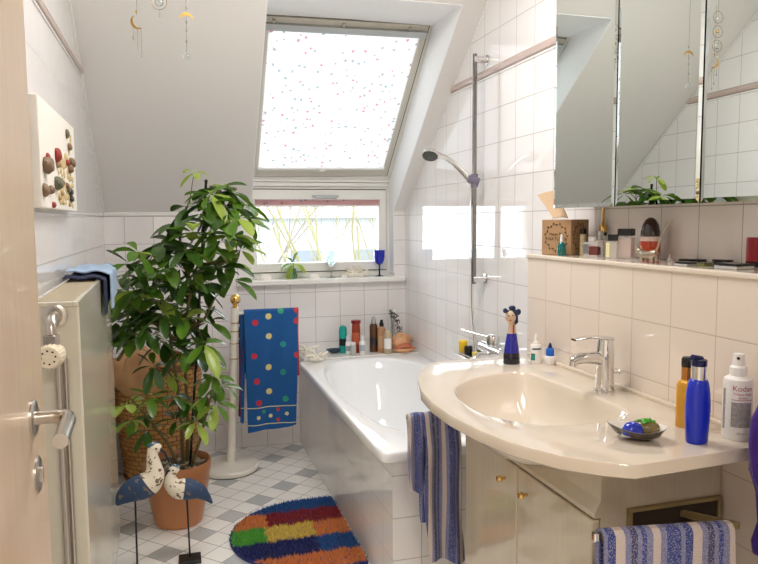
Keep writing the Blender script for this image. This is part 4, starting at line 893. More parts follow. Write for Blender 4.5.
# ---------------------------------------------------------------- things on the window sill
SZ = .9813
def shell(name, lab, c, R, m_='coral', rotz=0, ribs=14):
    c = V(c)
    def fn(q):
        a = math.atan2(q.y, q.x); k = 1 + .06 * math.sin(a * ribs); return V((q.x * k * (1 - .35 * max(0, q.x / R)), q.y * k, abs(q.z) * 1.0 if q.z > 0 else q.z * .1))
    return tag(MB().ell(c, (R, R * .7, R * .75), 40, 16, fn=fn, rot=Matrix.Rotation(rotz, 3, 'Z')).build(name, m_, None, at0=c), lab, 'shell')
M['shell_w'] = mat('white_shell', (246, 240, 232), .4, noise=.15, nscale=20)
shell('sea_shell', 'whitish pointed sea shell at the left end of the window sill', (.505, 4.03, SZ), .045, 'shell_w', .1)
shell('sea_shell', 'small flat shell between the leaf vase and the clear goblet', (.785, 4.035, SZ), .035, 'shell_w', 2.8)
cc = V((1.045, 4.045, SZ + .012)); rng = random.Random(8); cm = MB(); cm.ell(cc, (.07, .035, .025), 16, 8)
for k in range(80):
    a, e = rng.uniform(0, 2 * PI), rng.uniform(-.1, 1.4); d = V((math.cos(a) * math.cos(e) * 1.35, math.sin(a) * math.cos(e) * .75, math.sin(e) * .9)); L = rng.uniform(.05, .068); cm.tube([cc, cc + d * L * .6, cc + d * L + V((rng.uniform(-.006, .006), 0, rng.uniform(0, .006)))], [.006, .0045, .003], 6)
tag(cm.build('branching_coral', 'coral', None, at0=cc), 'white branching coral on the window sill between the two goblets', 'coral')
shell('sea_shell', 'small pale shell touching the left side of the branching coral', (.975, 4.04, SZ), .026, 'shell_w', .6)
M['blue_glass'] = clear('cobalt_glass', (20, 60, 220)); M['cobalt'] = mat('cobalt_blue_glass', (18, 40, 190), .06, coat=.5, trans=.25)
M['green_glass'] = clear('pale_green_glass', (120, 210, 150)); M['aqua_glass'] = clear('aqua_clear_glass', (232, 246, 246))
def goblet(x, y, s, name, lab, m_, ms):
    g_ = empty(name, (x, y, SZ), lab, 'goblet')
    MB().lathe((x, y, SZ), [(.030 * s, 0), (.031 * s, .002), (.012 * s, .006), (.0055 * s, .012), (.005 * s, .062), (.008 * s, .068)], 32).build('stem', ms, g_)
    MB().lathe((x, y, SZ), [(.006 * s, .067), (.020 * s, .076), (.031 * s, .094), (.036 * s, .118), (.037 * s, .158), (.0355 * s, .158), (.034 * s, .118), (.029 * s, .096), (.018 * s, .080), (.001, .075)], 36, cap=(True, False)).build('bowl', m_, g_)
goblet(1.195, 4.035, .92, 'blue_goblet', 'cobalt blue glass goblet at the right end of the window sill', 'cobalt', mat('deep_cobalt_stem', (18, 26, 90), .08, coat=.4, trans=.2))
goblet(.895, 4.04, .95, 'clear_goblet', 'clear glass goblet in the middle of the window sill', 'aqua_glass', 'aqua_glass')
lv_ = empty('leaf_vase', (.672, 4.035, SZ), 'small green glass vase with a leafy cutting on the window sill', 'vase')
MB().lathe((.672, 4.035, SZ), [(.012, 0), (.016, .004), (.017, .022), (.010, .036), (.009, .052), (.012, .06), (.011, .06), (.008, .052), (.008, .036), (.001, .006)], 24).build('flask', 'green_glass', lv_)
cu = MB(); st = V((.672, 4.035, SZ + .02)); tp_ = V((.665, 4.03, SZ + .092)); cu.tube([st, (st + tp_) / 2, tp_], .0018, 6, mi=0)
rng = random.Random(11)
for (dx, dz, L, mi) in ((-.9, -.5, .085, 2), (-.30, -1, .10, 2), (.8, -.6, .085, 2), (.35, .9, .085, 1), (-.5, .5, .065, 1), (-.95, -.15, .08, 1)):
    leaflet(cu, tp_, V((dx, -.15, dz)), L, L * .66, mi, .15)
cu.build('cutting', LM, lv_, ang=80)
# ---------------------------------------------------------------- wooden birds
M['bird_white'] = None
def bird_mat(name, c1, c2, sc=60):
    n = N(name); v = n.obj(); f = n.noise(v, sc, 5)[0]; m_ = n.math('GREATER_THAN', f, .60); n.set(Base_Color=n.mix(m_, rgb(c1), rgb(c2)), Roughness=.6); n.bump(f, .4, .003); return n.m
M['bird_white'] = bird_mat('weathered_white_paint', (226, 216, 198), (120, 96, 74)); M['bird_blue'] = bird_mat('weathered_blue_paint', (38, 62, 96), (110, 96, 84), 45); M['bird_grey'] = bird_mat('grey_blue_crown_paint', (62, 96, 116), (180, 184, 176), 90)
def bird(name, lab, pts, Y, foot, head, beak, legtop, wingc):
    # pts: (u, v, radius across the picture, radius in depth) from tail to head
    P_ = [at(u, v, Y=Y) for u, v, *_ in pts]; r = empty(name, foot, lab, 'bird figurine', 'wooden shore birds')
    del r['group']
    path = []; ra_ = []
    for k in range(len(P_) - 1):
        for t in range(4): path.append(P_[k].lerp(P_[k + 1], t / 4)); ra_.append(tuple(pts[k][i] + (pts[k + 1][i] - pts[k][i]) * t / 4 for i in (2, 3)))
    path.append(P_[-1]); ra_.append((pts[-1][2], pts[-1][3]))
    for _ in range(3):
        path = [path[0]] + [(path[i - 1] + path[i] * 2 + path[i + 1]) / 4 for i in range(1, len(path) - 1)] + [path[-1]]
    mb = MB(); rs = []; n = 20; m_ = len(path)
    for i, p in enumerate(path):
        t = (path[min(i + 1, m_ - 1)] - path[max(i - 1, 0)]).normalized(); dep = V((0.2, 1, 0)).normalized(); a = t.cross(dep).normalized(); d2 = a.cross(t).normalized()
        rs.append([p + a * (ra_[i][0] * math.cos(2 * PI * k / n)) + d2 * (ra_[i][1] * math.sin(2 * PI * k / n)) for k in range(n)])
    mb.rings(rs); body = mb.build('body', 'bird_white', r, ang=80)
    # blue wing mantle: a second skin over the rear of the trunk
    w = MB(); k0, k1 = 0, int(m_ * wingc); rs = []
    for i in range(k0, k1 + 1):
        e = 1.045 if i < k1 else 1.0; c = path[i]; full = rs; rs.append([c + (q - c) * e for q in [path[i] + (V(mb.v[i * n + k]) - path[i]) for k in range(n)]])
    w.rings(rs); w.build('wing_mantle', 'bird_blue', r, ang=80)
    h = path[-1]; hv = at(head[0], head[1], Y=Y); hm = MB(); hm.ell(hv, (head[2] * 1.1, head[2] * .8, head[2]), 18, 12, rot=None); hm.build('head', 'bird_white', r)
    cr = MB(); cr.ell(hv + V((-head[2] * .12 * (1 if beak[0] > head[0] else -1), head[2] * .12, head[2] * .34)), (head[2] * 1.08, head[2] * .78, head[2] * .74), 18, 12); cr.build('crown_stripe', 'bird_grey', r)
    b0, b1, b2 = hv + V((head[2] * .6 * (1 if beak[0] > head[0] else -1), -.004, 0)), at(*beak[:2], Y=Y - .01), at(*beak[2:4], Y=Y - .01)
    MB().tube([b0, b1, b2], [.006, .0045, .0015], 10).build('beak', 'iron', r)
    ey = hv + V((head[2] * .2 * (1 if beak[0] > head[0] else -1), -head[2] * .80, .002)); MB().ell(ey, (.0035, .002, .0035), 10, 6).build('eye', 'iron', r)
    MB().tube([legtop, V((foot[0], foot[1], .016))], .0035, 8).build('leg', 'iron', r)
    MB().box((foot[0] - .042, foot[1] - .034, 0), (foot[0] + .042, foot[1] + .034, .018)).build('base', 'iron', r, bevel=.003)
Ya, Yb = 2.60, 2.69
lt = at(135, 494, Y=Ya)
bird('bird_figurine', 'taller blue and white wooden shore bird on a thin iron leg by the flowerpot',
     [(117, 505, .006, .005), (121, 499, .024, .010), (128, 493, .037, .020), (138, 488, .045, .030), (149, 484, .047, .034), (155, 475, .038, .030), (154, 465, .027, .023), (152, 456, .021, .018), (153, 449, .019, .017)], Ya, (lt.x - .002, Ya, 0), (155, 448, .0215), (165, 453, 171, 467), lt, .50)
lt = at(187, 499, Y=Yb)
bird('bird_figurine', 'smaller blue and white wooden shore bird in front of the flowerpot',
     [(212, 503, .004, .006), (207, 497, .015, .014), (199, 491, .030, .026), (189, 489, .040, .032), (179, 489, .041, .032), (172, 485, .032, .027), (170, 477, .021, .019), (172, 471, .017, .015)], Yb, (lt.x + .004, Yb, 0), (174, 469.5, .0185), (168, 471, 164, 478), lt, .50)
# ---------------------------------------------------------------- things on the washbasin
zc = .8553
cyl = lambda r, h: [(r * .92, 0), (r, .003), (r, h - .003), (r * .9, h)]
# blue bottle with a painted head stopper
fb = empty('painted_bottle', (1.03, 1.985, zc), 'cobalt blue bottle with a painted head stopper standing at the back of the washbasin', 'bottle')
M['face_clay'] = mat('painted_clay_face', (214, 186, 160), .35, noise=.15, nscale=60); M['navy_hair'] = mat('dark_blue_painted_hair', (24, 42, 84), .3, noise=.3, nscale=70)
fx, fy = 1.03, 1.985
MB().lathe((fx, fy, zc), [(.026, 0), (.0275, .003), (.024, .05), (.017, .092), (.0155, .098), (.001, .099)], 32, sy=.8).build('flask', mat('dark_cobalt', (14, 20, 150), .05, coat=.5), fb)
MB().lathe((fx, fy, zc + .001), [(.0268, -.0005), (.0282, .003), (.0262, .032), (.0245, .036)], 32, sy=.8).build('dark_liquid', mat('near_black_blue', (8, 8, 30), .08, coat=.4), fb)
MB().lathe((fx, fy, zc + .098), [(.0145, 0), (.0125, .012), (.011, .03), (.012, .036), (.001, .037)], 24, sy=.8).build('neck', 'face_clay', fb)
MB().tube([(fx, fy - .012, zc + .100), (fx + .001, fy - .0105, zc + .128)], .0022, 8).build('red_necklace', mat('red_paint', (170, 50, 46), .4), fb)
hc = V((fx - .004, fy, zc + .152))
hd = MB().ell(hc, (.018, .015, .021), 24, 16).build('head', 'face_clay', fb)
MB().ell(hc + V((-.018, -.004, -.002)), (.006, .004, .004), 12, 8).build('nose', 'face_clay', hd)
for ez in (-.010, .004): MB().ell(hc + V((ez - .004, -.0135, .005)), (.0032, .0018, .0022), 10, 6).build('eye', 'navy_hair', hd)
MB().ell(hc + V((-.008, -.013, -.010)), (.005, .002, .0018), 10, 6).build('mouth', mat('red_lips', (176, 60, 60), .4), hd)
hm = MB(); hm.ell(hc + V((.009, .003, .007)), (.0175, .0155, .0185), 24, 14); hm.tube([hc + V((.016, -.002, .0)), hc + V((.018, -.003, -.018)), hc + V((.010, -.006, -.024))], [.008, .007, .004], 12)
hm.ell(hc + V((-.020, 0, .020)), (.0075, .007, .0085), 14, 10); hm.ell(hc + V((.027, 0, .014)), (.0085, .008, .0105), 14, 10); hm.ell(hc + V((.005, 0, .028)), (.012, .009, .008), 14, 10); hm.tube([hc + V((-.020, 0, .018)), hc + V((-.006, 0, .018))], .004, 8)
hm.build('hair', 'navy_hair', hd)
# nasal spray, dropper
ns = empty('nasal_spray', (1.105, 1.962, zc), 'small white spray bottle with a teal label at the back of the washbasin', 'bottle')
MB().lathe((1.105, 1.962, zc), [(.0185, 0), (.0195, .003), (.0195, .058), (.017, .062), (.011, .063), (.010, .070), (.0062, .072), (.0055, .092), (.003, .097), (.001, .0975)], 28, sy=.75).build('body', 'white', ns)
MB().grid(lambda i, j: (1.105 + .0199 * math.cos(-2.9 + .8 * i), 1.962 + .0149 * math.sin(-2.9 + .8 * i), zc + .012 + .022 * j), 8, 2).build('teal_label', mat('teal_print', (30, 140, 130), .4), ns)
MB().grid(lambda i, j: (1.105 + .0199 * math.cos(-2.6 + 1.6 * i), 1.962 + .0149 * math.sin(-2.6 + 1.6 * i), zc + .046 + .005 * j), 8, 2).build('print_line', mat('dark_teal_print', (60, 90, 100), .5), ns)
dp = empty('dropper_bottle', (1.14, 1.935, zc), 'tiny white bottle with a blue screw cap and dark tip beside the spray bottle', 'bottle')
MB().lathe((1.14, 1.935, zc), cyl(.0175, .028), 28).build('body', mat('frosted_white', (228, 226, 226), .25), dp)
MB().lathe((1.14, 1.935, zc + .027), [(.0125, 0), (.0135, .002), (.013, .020), (.010, .026), (.001, .027)], 24).build('cap', mat('sky_blue_cap', (22, 98, 196), .3), dp)
MB().lathe((1.14, 1.935, zc + .052), [(.0055, 0), (.0065, .005), (.003, .016), (.001, .017)], 16).build('tip', 'navy_hair', dp)
# golden serum bottle
gb = empty('golden_bottle', (1.080, 1.250, zc), 'square golden bottle with a black pump behind the cobalt blue bottle', 'bottle')
M['amber'] = mat('amber_serum', (250, 186, 52), .12, coat=.5, trans=.25); qz = Matrix.Rotation(.45, 3, 'Z')
gq_ = MB(); gx, gy = 1.080, 1.250
def rrect(w, d, z, p=6): return [V((gx, gy, zc + z)) + qz @ V((w * math.copysign(abs(math.cos(a)) ** (2 / p), math.cos(a)), d * math.copysign(abs(math.sin(a)) ** (2 / p), math.sin(a)), 0)) for a in [2 * PI * k / 40 for k in range(40)]]
gq_.rings([rrect(.021, .015, 0), rrect(.0225, .0165, .003), rrect(.0225, .0165, .094), rrect(.020, .0145, .101), rrect(.011, .010, .106)]); gq_.build('body', 'amber', gb)
MB().lathe((gx, gy, zc + .104), [(.0125, 0), (.0125, .030), (.001, .031)], 28).build('collar', mat('copper_collar', (196, 136, 76), .2, metal=1), gb)
MB().lathe((gx, gy, zc + .134), [(.0125, 0), (.013, .002), (.013, .018), (.010, .022), (.001, .023)], 28).build('pump_head', 'black', gb)
MB().tube([(gx, gy, zc + .150), (gx + .018, gy - .008, zc + .150)], .0045, 10).build('nozzle', 'black', gb)
text_mesh('SERUM', .012, lambda x, y, z: V((gx, gy, zc + .05)) + qz @ V((-.001 + x * 0 + y * .9, -.0168 - z * .2, x)), mat('pale_gold_print', (250, 214, 140), .5), 'lettering', gb) if False else None
# blue bottle
bb = empty('blue_bottle', (1.022, 1.150, zc), 'cobalt blue pump bottle with a silver collar at the front of the washbasin', 'bottle')
MB().lathe((1.022, 1.150, zc), [(.0215, 0), (.0235, .004), (.0262, .05), (.0268, .075), (.025, .105), (.0215, .126), (.0185, .132), (.015, .134)], 40, sy=.8).build('body', mat('matt_cobalt_plastic', (20, 44, 190), .28, coat=.2), bb)
MB().lathe((1.022, 1.150, zc + .1325), [(.0150, 0), (.0150, .028), (.001, .029)], 32).build('collar', 'chrome', bb)
ph_ = MB(); ph_.lathe((1.022, 1.150, zc + .160), [(.0150, 0), (.0155, .002), (.0155, .013), (.001, .018)], 32, fn=lambda r, z, a: r); ph_.tube([(1.024, 1.150, zc + .171), (1.004, 1.150, zc + .179)], [.010, .006], 14); ph_.build('pump_head', mat('navy_cap', (16, 22, 74), .25), bb)
# white spray bottle with its printed label
kb = empty('disinfectant_spray', (1.122, 1.150, zc), 'white spray bottle with red and grey printed label near the right edge of the washbasin', 'bottle')
kx_, ky2, kr = 1.122, 1.150, .0285
MB().lathe((kx_, ky2, zc), [(.027, 0), (kr, .004), (kr, .120), (.027, .127), (.019, .132), (.0155, .134)], 44).build('body', 'white', kb)
MB().lathe((kx_, ky2, zc + .133), [(.0165, 0), (.0168, .018), (.0145, .020), (.0125, .022), (.0105, .046), (.001, .048)], 32).build('spray_cap', 'white', kb)
MB().lathe((kx_ - .0085, ky2 - .0075, zc + .171), [(.0032, 0), (.0032, .0015), (.001, .0016)], 14, up=(-.75, -.66, 0)).build('nozzle', 'black', kb)
ac = math.atan2(-ky2, -kx_) + .10
def onb(x, y, z, z0, rr=kr): a = ac + x / rr; return V((kx_ + (rr + .0003 + z) * math.cos(a), ky2 + (rr + .0003 + z) * math.sin(a), zc + z0 + y))
M['red_print'] = mat('red_print', (172, 34, 48), .5); M['grey_print'] = mat('grey_print', (120, 118, 118), .6)
for tx_, sz, z0, m_ in (('Kodan', .0155, .110, 'red_print'), ('Tinktur forte', .0072, .0985, 'red_print'), ('farblos', .0065, .091, 'red_print'), ('250 ml  e', .0055, .016, 'grey_print')):
    text_mesh(tx_, sz, lambda x, y, z, z0=z0: onb(x + .008, y, z, z0), m_, 'lettering', kb, .0001)
MB().grid(lambda i, j: onb(-.014 + .046 * i, .0012 * j, 0, .0855), 14, 1, thick=.0003).build('red_rule', 'red_print', kb)
def txtmat():
    n = N('small_print_block'); v = n.obj(); s = n.sep(v); f = n.noise(n.comb(n.math('MULTIPLY', s[0], 1.0), n.math('MULTIPLY', s[1], 1.0), n.math('MULTIPLY', s[2], 1.5)), 900, 2)[0]
    l = n.math('GREATER_THAN', n.math('FRACT', n.math('MULTIPLY', s[2], 420)), .35); n.set(Base_Color=n.mix(n.math('MULTIPLY', l, n.math('GREATER_THAN', f, .44)), rgb((196, 192, 188)), rgb((92, 90, 92))), Roughness=.6); return n.m
M['print'] = txtmat()
MB().grid(lambda i, j: onb(-.014 + .042 * i, .052 * j, 0, .029), 14, 2, thick=.0003).build('small_print', 'print', kb)
MB().grid(lambda i, j: onb(-.036 + .008 * i, .085 * j, 0, .022), 6, 2, thick=.0003).build('side_print', 'print', kb)
# shell soap dish with soaps
sd = empty('soap_dish', (.925, 1.205, zc), 'oval shell soap dish on the front of the washbasin', 'dish')
rot_d = Matrix.Rotation(math.radians(-38), 3, 'Z'); M['dish_in'] = mat('pearly_dish', (222, 216, 204), .15, noise=.15, nscale=20, coat=.4); M['dish_out'] = mat('dark_brown_shell', (66, 56, 50), .15, noise=.4, nscale=30, coat=.4)
def dishring(s, z, k=0): 
    out = []
    for i in range(48):
        a = 2 * PI * i / 48; r = 1 + .22 * max(0, math.cos(a - PI)) ** 6; out.append(V((.925, 1.205, zc)) + rot_d @ V((.054 * s * r * math.cos(a), .042 * s * math.sin(a), z * .95 + .008 * s * abs(math.cos(a)) ** 2 * (1 if s > .8 else .2))))
    return out
MB().rings([dishring(.02, .0005), dishring(.42, .001), dishring(.75, .009), dishring(1.0, .023), dishring(1.01, .0245)], cap1=False).rings([dishring(1.01, .0245), dishring(.99, .0245), dishring(.72, .012), dishring(.40, .005), dishring(.02, .0045)], mi=1, cap0=False).build('shell_bowl', ['dish_out', 'dish_in'], sd, ang=80)
nb = tag(MB().ell(V((.925, 1.205, zc + .016)) + rot_d @ V((-.014, -.014, .003)), (.024, .018, .020), 24, 14, fn=lambda q: V((q.x, q.y, q.z if q.z > -.004 else -.004 + (q.z + .004) * .4))).build('nail_brush', mat('glossy_blue_back', (18, 44, 170), .1, coat=.5), None, at0=(.91, 1.195, zc + .01)), 'small blue domed nail brush lying in the shell dish', 'brush')
bri = MB(); rng = random.Random(2)
for k in range(26): 
    q = V((.925, 1.205, zc)) + rot_d @ V((-.034 + .032 * (k % 13) / 12, -.024 - .003 * (k // 13), .016)); bri.tube([q, q + V((-.001, -.002, -.007))], .0009, 5)
ORG[nb.name] = V((.91, 1.195, zc + .01)); bri.build('bristles', 'white', nb)
stn = tag(MB().ell(V((.925, 1.205, zc + .022)) + rot_d @ V((.010, .010, .002)), (.030, .022, .015), 24, 14, rot=rot_d).build('olive_soap', mat('mottled_olive_soap', (120, 104, 60), .25, noise=.6, nscale=50, coat=.3), None, at0=(.94, 1.21, zc + .02)), 'mottled olive soap resting in the shell dish behind the blue brush', 'soap')
fg = V((.925, 1.205, zc + .0385)) + rot_d @ V((.012, .006, 0)); fr_ = MB(); fr_.ell(fg, (.013, .010, .005), 18, 10)
for dx, dy in ((-.012, .008), (.012, .009), (-.011, -.008), (.013, -.007)): fr_.ell(fg + V((dx, dy, -.001)), (.005, .004, .003), 12, 8)
for dx in (-.005, .005): fr_.ell(fg + V((dx, -.006, .004)), (.0028, .0028, .0028), 10, 8)
tag(fr_.build('green_frog', mat('frog_green', (70, 160, 40), .2, coat=.4), None, at0=fg), 'tiny green frog figure sitting on the olive soap', 'figurine')
# purple cloth at the right
M['purple'] = mat('violet_terry', (62, 30, 130), .9, noise=.3, nscale=60, bump=.8, bscale=160, sheen=.2)
pc = MB(); prf = [(.004, 1.040), (.010, 1.028), (.020, 1.018), (.010, 1.005), (.028, .985), (.055, .93), (.062, .88), (.056, .82), (.040, .78), (.034, .72), (.045, .68), (.040, .655), (.030, .65)]
pc.lathe((1.116, 1.040, 0), prf, 36, sy=.55, fn=lambda r, z, a: r * (1 + .13 * math.sin(a * 5 + z * 12) + .05 * math.sin(a * 11 + z * 40)))
tag(pc.build('washcloth', 'purple', None, at0=(1.116, 1.040, 1.03), ang=80), 'violet washcloth hanging on a wall hook at the right end of the washbasin', 'washcloth')
tag(MB().tube([(1.168, 1.040, 1.046), (1.12, 1.040, 1.042), (1.116, 1.040, 1.048)], .004, 10).lathe((1.169, 1.040, 1.046), [(.014, 0), (.014, .005), (.001, .006)], 20, up=(-1, 0, 0)).build('wall_hook', 'chrome', None, at0=(1.168, 1.040, 1.046)), 'chrome wall hook holding the violet washcloth', 'hook')
# ---------------------------------------------------------------- things on the ledge
LZ = 1.2003
M['kraft'] = mat('kraft_card', (172, 138, 102), .8, noise=.12, nscale=30); M['kraft_in'] = mat('dark_print_brown', (84, 56, 36), .8)
kbx = empty('gift_box', (1.26, 2.05, LZ), 'square kraft paper box printed with a leaf wreath at the end of the ledge', 'box')
Nn, Ll, Rr = V((1.235, 1.976, LZ)), V((1.185, 2.075, LZ)), V((1.334, 2.026, LZ)); e1, e2 = (Ll - Nn), (Rr - Nn); hB = .116
kk = MB(); bz = [Nn, Rr, Rr + e1, Ll]; kk.add([q for q in bz] + [q + V((0, 0, hB)) for q in bz], [(0, 1, 2, 3), (4, 7, 6, 5), (0, 4, 5, 1), (1, 5, 6, 2), (2, 6, 7, 3), (3, 7, 4, 0)], 0, False); kk.build('carton', 'kraft', kbx, bevel=.002)
u1 = (-e1).normalized(); nf = -e2.normalized(); ctr = Nn + e1 / 2 + V((0, 0, hB * .5)); nf2 = -e1.normalized(); ctr2 = Nn + e2 / 2 + V((0, 0, hB * .5))
def onbox(x, y, z): return ctr + u1 * x + V((0, 0, y)) + nf * (.0004 + z)
text_mesh('Happy Me', .013, lambda x, y, z: onbox(x, y + .010, z), 'kraft_in', 'lettering', kbx); text_mesh('NATURE', .0165, lambda x, y, z: onbox(x, y - .006, z), 'kraft_in', 'lettering', kbx)
wr = MB(); rng = random.Random(6)
for k in range(22):
    a = 2 * PI * k / 22; r = .040; c0_ = V((r * math.cos(a), r * 1.08 * math.sin(a), 0)); ang_ = a + PI / 2 + (.7 if k % 2 else -.7)
    d = V((math.cos(ang_), math.sin(ang_), 0)); s_ = V((-d.y, d.x, 0)); L = .011; q = [c0_, c0_ + d * L * .5 + s_ * .0026, c0_ + d * L, c0_ + d * L * .5 - s_ * .0026]
    for C_, U_, N_ in ((ctr, u1, nf), (ctr2, e2.normalized(), nf2)):
        vs_ = [C_ + U_ * p.x + V((0, 0, p.y)) + N_ * .0005 for p in q]; wr.add(vs_, [(0, 1, 2, 3)], 0, False)
for C_, U_, N_ in ((ctr, u1, nf), (ctr2, e2.normalized(), nf2)):
    wr.tube([C_ + U_ * .04 * math.cos(a) + V((0, 0, .043 * math.sin(a))) + N_ * .0004 for a in [2 * PI * k / 40 for k in range(41)]], .0005, 4)
wr.build('leaf_wreath', 'kraft_in', kbx)
k4 = [at(538, 195, Y=2.16), at(556, 191, Y=2.10), at(568, 217, Y=2.05), at(554, 217.5, Y=2.07)]
for q in k4[2:]: q.z = LZ + hB + .003
tag(MB().grid(lambda i, j: k4[0].lerp(k4[1], i).lerp(k4[3].lerp(k4[2], i), j) + V((0, -.012 * math.sin(PI * i), .004 * math.sin(PI * i))), 10, 10, thick=.0025).build('folded_card', mat('beige_card', (206, 178, 146), .8), None, at0=k4[3]), 'beige folded card standing on the kraft box beside the mirror cabinet', 'card')
def ledge(name, lab, u, x, parts, cat='bottle', rot=0):
    # stands on the ledge where the sight line of pixel column u meets the line X = x
    y = x * (at(u, 250, X=x).y / x); r = empty(name, (x, y, LZ), lab, cat)
    for p in parts: p(r, x, y)
    return r
def P_l(nm, prof, m_, sx=1, sy=1, z=0, n=28): return lambda r, x, y: MB().lathe((x, y, LZ + z), prof, n, sx=sx, sy=sy).build(nm, m_, r)
def P_b(nm, dx, dy, z0, z1, m_, bev=.002, rot=.5, ox=0, oy=0):
    def f(r, x, y):
        Rm = Matrix.Rotation(rot, 3, 'Z'); MB().box((x - dx + ox, y - dy + oy, LZ + z0), (x + dx + ox, y + dy + oy, LZ + z1), rot=Rm, piv=(x, y, 0)).build(nm, m_, r, bevel=bev)
    return f
M['teal_glass'] = clear('teal_bottle_glass', (10, 120, 116)); M['teal_glass'] = mat('teal_bottle', (14, 116, 112), .1, coat=.4, trans=.3)
M['pink_juice'] = mat('pale_pink_perfume', (232, 196, 184), .05, coat=.5); M['pink_juice'].node_tree.nodes['Principled BSDF'].inputs['Alpha'].default_value = .6; M['red_juice'] = mat('dark_red_perfume', (110, 34, 26), .08, coat=.5, trans=.25); M['orange_juice'] = mat('amber_red_perfume', (190, 60, 22), .06, coat=.5, trans=.3)
M['clear_s'] = mat('thick_clear_glass', (236, 232, 228), .03, coat=.6); M['clear_s'].node_tree.nodes['Principled BSDF'].inputs['Alpha'].default_value = .38; M['pale_label'] = mat('pale_yellow_label', (226, 222, 170), .4)
ledge('dropper_bottle', 'tiny teal bottle with a white tip in front of the kraft box', 561.5, 1.205, [P_l('body', [(.012, 0), (.0135, .002), (.0135, .030), (.007, .042), (.005, .044)], 'teal_glass'), P_l('tip', [(.0055, 0), (.0045, .013), (.0022, .026), (.001, .027)], 'white', z=.043)])
ledge('perfume_bottle', 'slim patterned perfume bottle with a black cap beside the kraft box', 583, 1.275, [P_l('body', [(.010, 0), (.011, .002), (.011, .066), (.008, .070)], mat('speckled_gold', (190, 176, 140), .3, noise=.6, nscale=160)), P_l('cap', [(.0095, 0), (.0095, .016), (.001, .017)], 'black', z=.069)])
ledge('perfume_bottle', 'flat dark red perfume bottle with a grey label and a clear stopper', 592, 1.235, [P_b('glass', .011, .024, 0, .046, 'clear_s'), P_b('perfume', .0115, .015, .006, .034, 'red_juice', ox=.0, oy=-.009), P_b('grey_label', .0118, .009, .010, .040, cl_((110, 112, 118)), oy=.015), P_b('stopper', .008, .010, .047, .062, 'clear_s')])
ledge('perfume_bottle', 'clear glass flacon with a silver neck behind the dark red perfume', 600, 1.31, [P_b('glass', .012, .016, 0, .050, 'clear_s'), P_l('neck', [(.008, .05), (.008, .060), (.011, .061), (.011, .078), (.001, .079)], 'alu'), ])
ledge('perfume_bottle', 'small clear perfume bottle with pale yellow label and square black cap', 613, 1.245, [P_b('glass', .012, .018, 0, .050, 'clear_s'), P_b('yellow_label', .0123, .0065, .003, .047, 'pale_label', oy=.011), P_b('cap', .0105, .0125, .052, .071, 'black')])
ledge('perfume_bottle', 'tall rectangular pale pink perfume bottle with a wide black cap', 626, 1.275, [P_b('glass', .013, .022, 0, .062, 'clear_s'), P_b('perfume', .0115, .019, .007, .055, 'pink_juice'), P_l('neck', [(.007, .062), (.007, .068)], 'alu'), P_b('cap', .013, .022, .067, .088, 'black')])
ledge('perfume_bottle', 'orange perfume flacon with a large domed black cap', 650, 1.295, [P_l('glass', [(.022, 0), (.027, .004), (.031, .03), (.0315, .05), (.0305, .056), (.001, .057)], 'orange_juice', sx=.8, sy=1.05, n=40), P_l('band', [(.0308, .052), (.0312, .056), (.0300, .066), (.001, .067)], mat('rose_white_band', (214, 190, 180), .2), sx=.8, sy=1.05, n=40), P_l('cap', [(.0295, .0665), (.0285, .08), (.024, .10), (.016, .113), (.007, .119), (.001, .120)], mat('dark_brown_cap', (36, 18, 16), .08, coat=.6), sx=.82, sy=1.05, n=40)])
ledge('red_candle', 'dark red cylinder box with black foot at the right end of the ledge', 754.5, 1.325, [P_l('tin', [(.018, .012), (.018, .068), (.016, .070), (.001, .0705)], cl_((150, 18, 36))), P_l('foot', [(.0185, 0), (.0185, .013), (.001, .0135)], 'black')], 'box')
# silver cat with a long raised tail
M['silver'] = mat('pewter', (176, 160, 142), .3, metal=.85)
def ledge_pt(u, v, x): return at(u, v, X=x)
ct = empty('cat_figurine', ledge_pt(648, 260, 1.215), 'small pewter cat with a long raised tail in front of the orange perfume', 'figurine'); ct.location.z = LZ; ORG[ct.name] = V(ct.location)
cx_ = 1.215; Cp = lambda u, v: at(u, v, X=cx_)
b_ = MB(); b_.tube([Cp(640.5, 251.5), Cp(643, 254), Cp(646, 255), Cp(650, 255), Cp(654, 254), Cp(656.5, 253)], [.005, .0095, .0115, .0115, .0125, .007], 16)
b_.ell(Cp(639.5, 251), (.0085, .009, .008), 14, 10)
for du in (-2, 1.6): b_.lathe(Cp(639.5 + du * 1.1, 249), [(.0035, 0), (.002, .007), (.0003, .011)], 8)
b_.build('body', 'silver', ct)
for (u, dx) in ((643.5, -.004), (645, .004), (653, -.004), (655, .004)):
    q = Cp(u, 254); MB().tube([q + V((dx, 0, 0)), V((q.x + dx, q.y, LZ + .001))], [.0062, .0048], 10).build('leg', 'silver', ct)
MB().tube([Cp(655.5, 252), Cp(658, 247), Cp(660, 240), Cp(662.5, 231), Cp(667, 224), Cp(673, 219)], [.0032, .0028, .0024, .002, .0017, .0012], 10).build('tail', 'silver', ct)
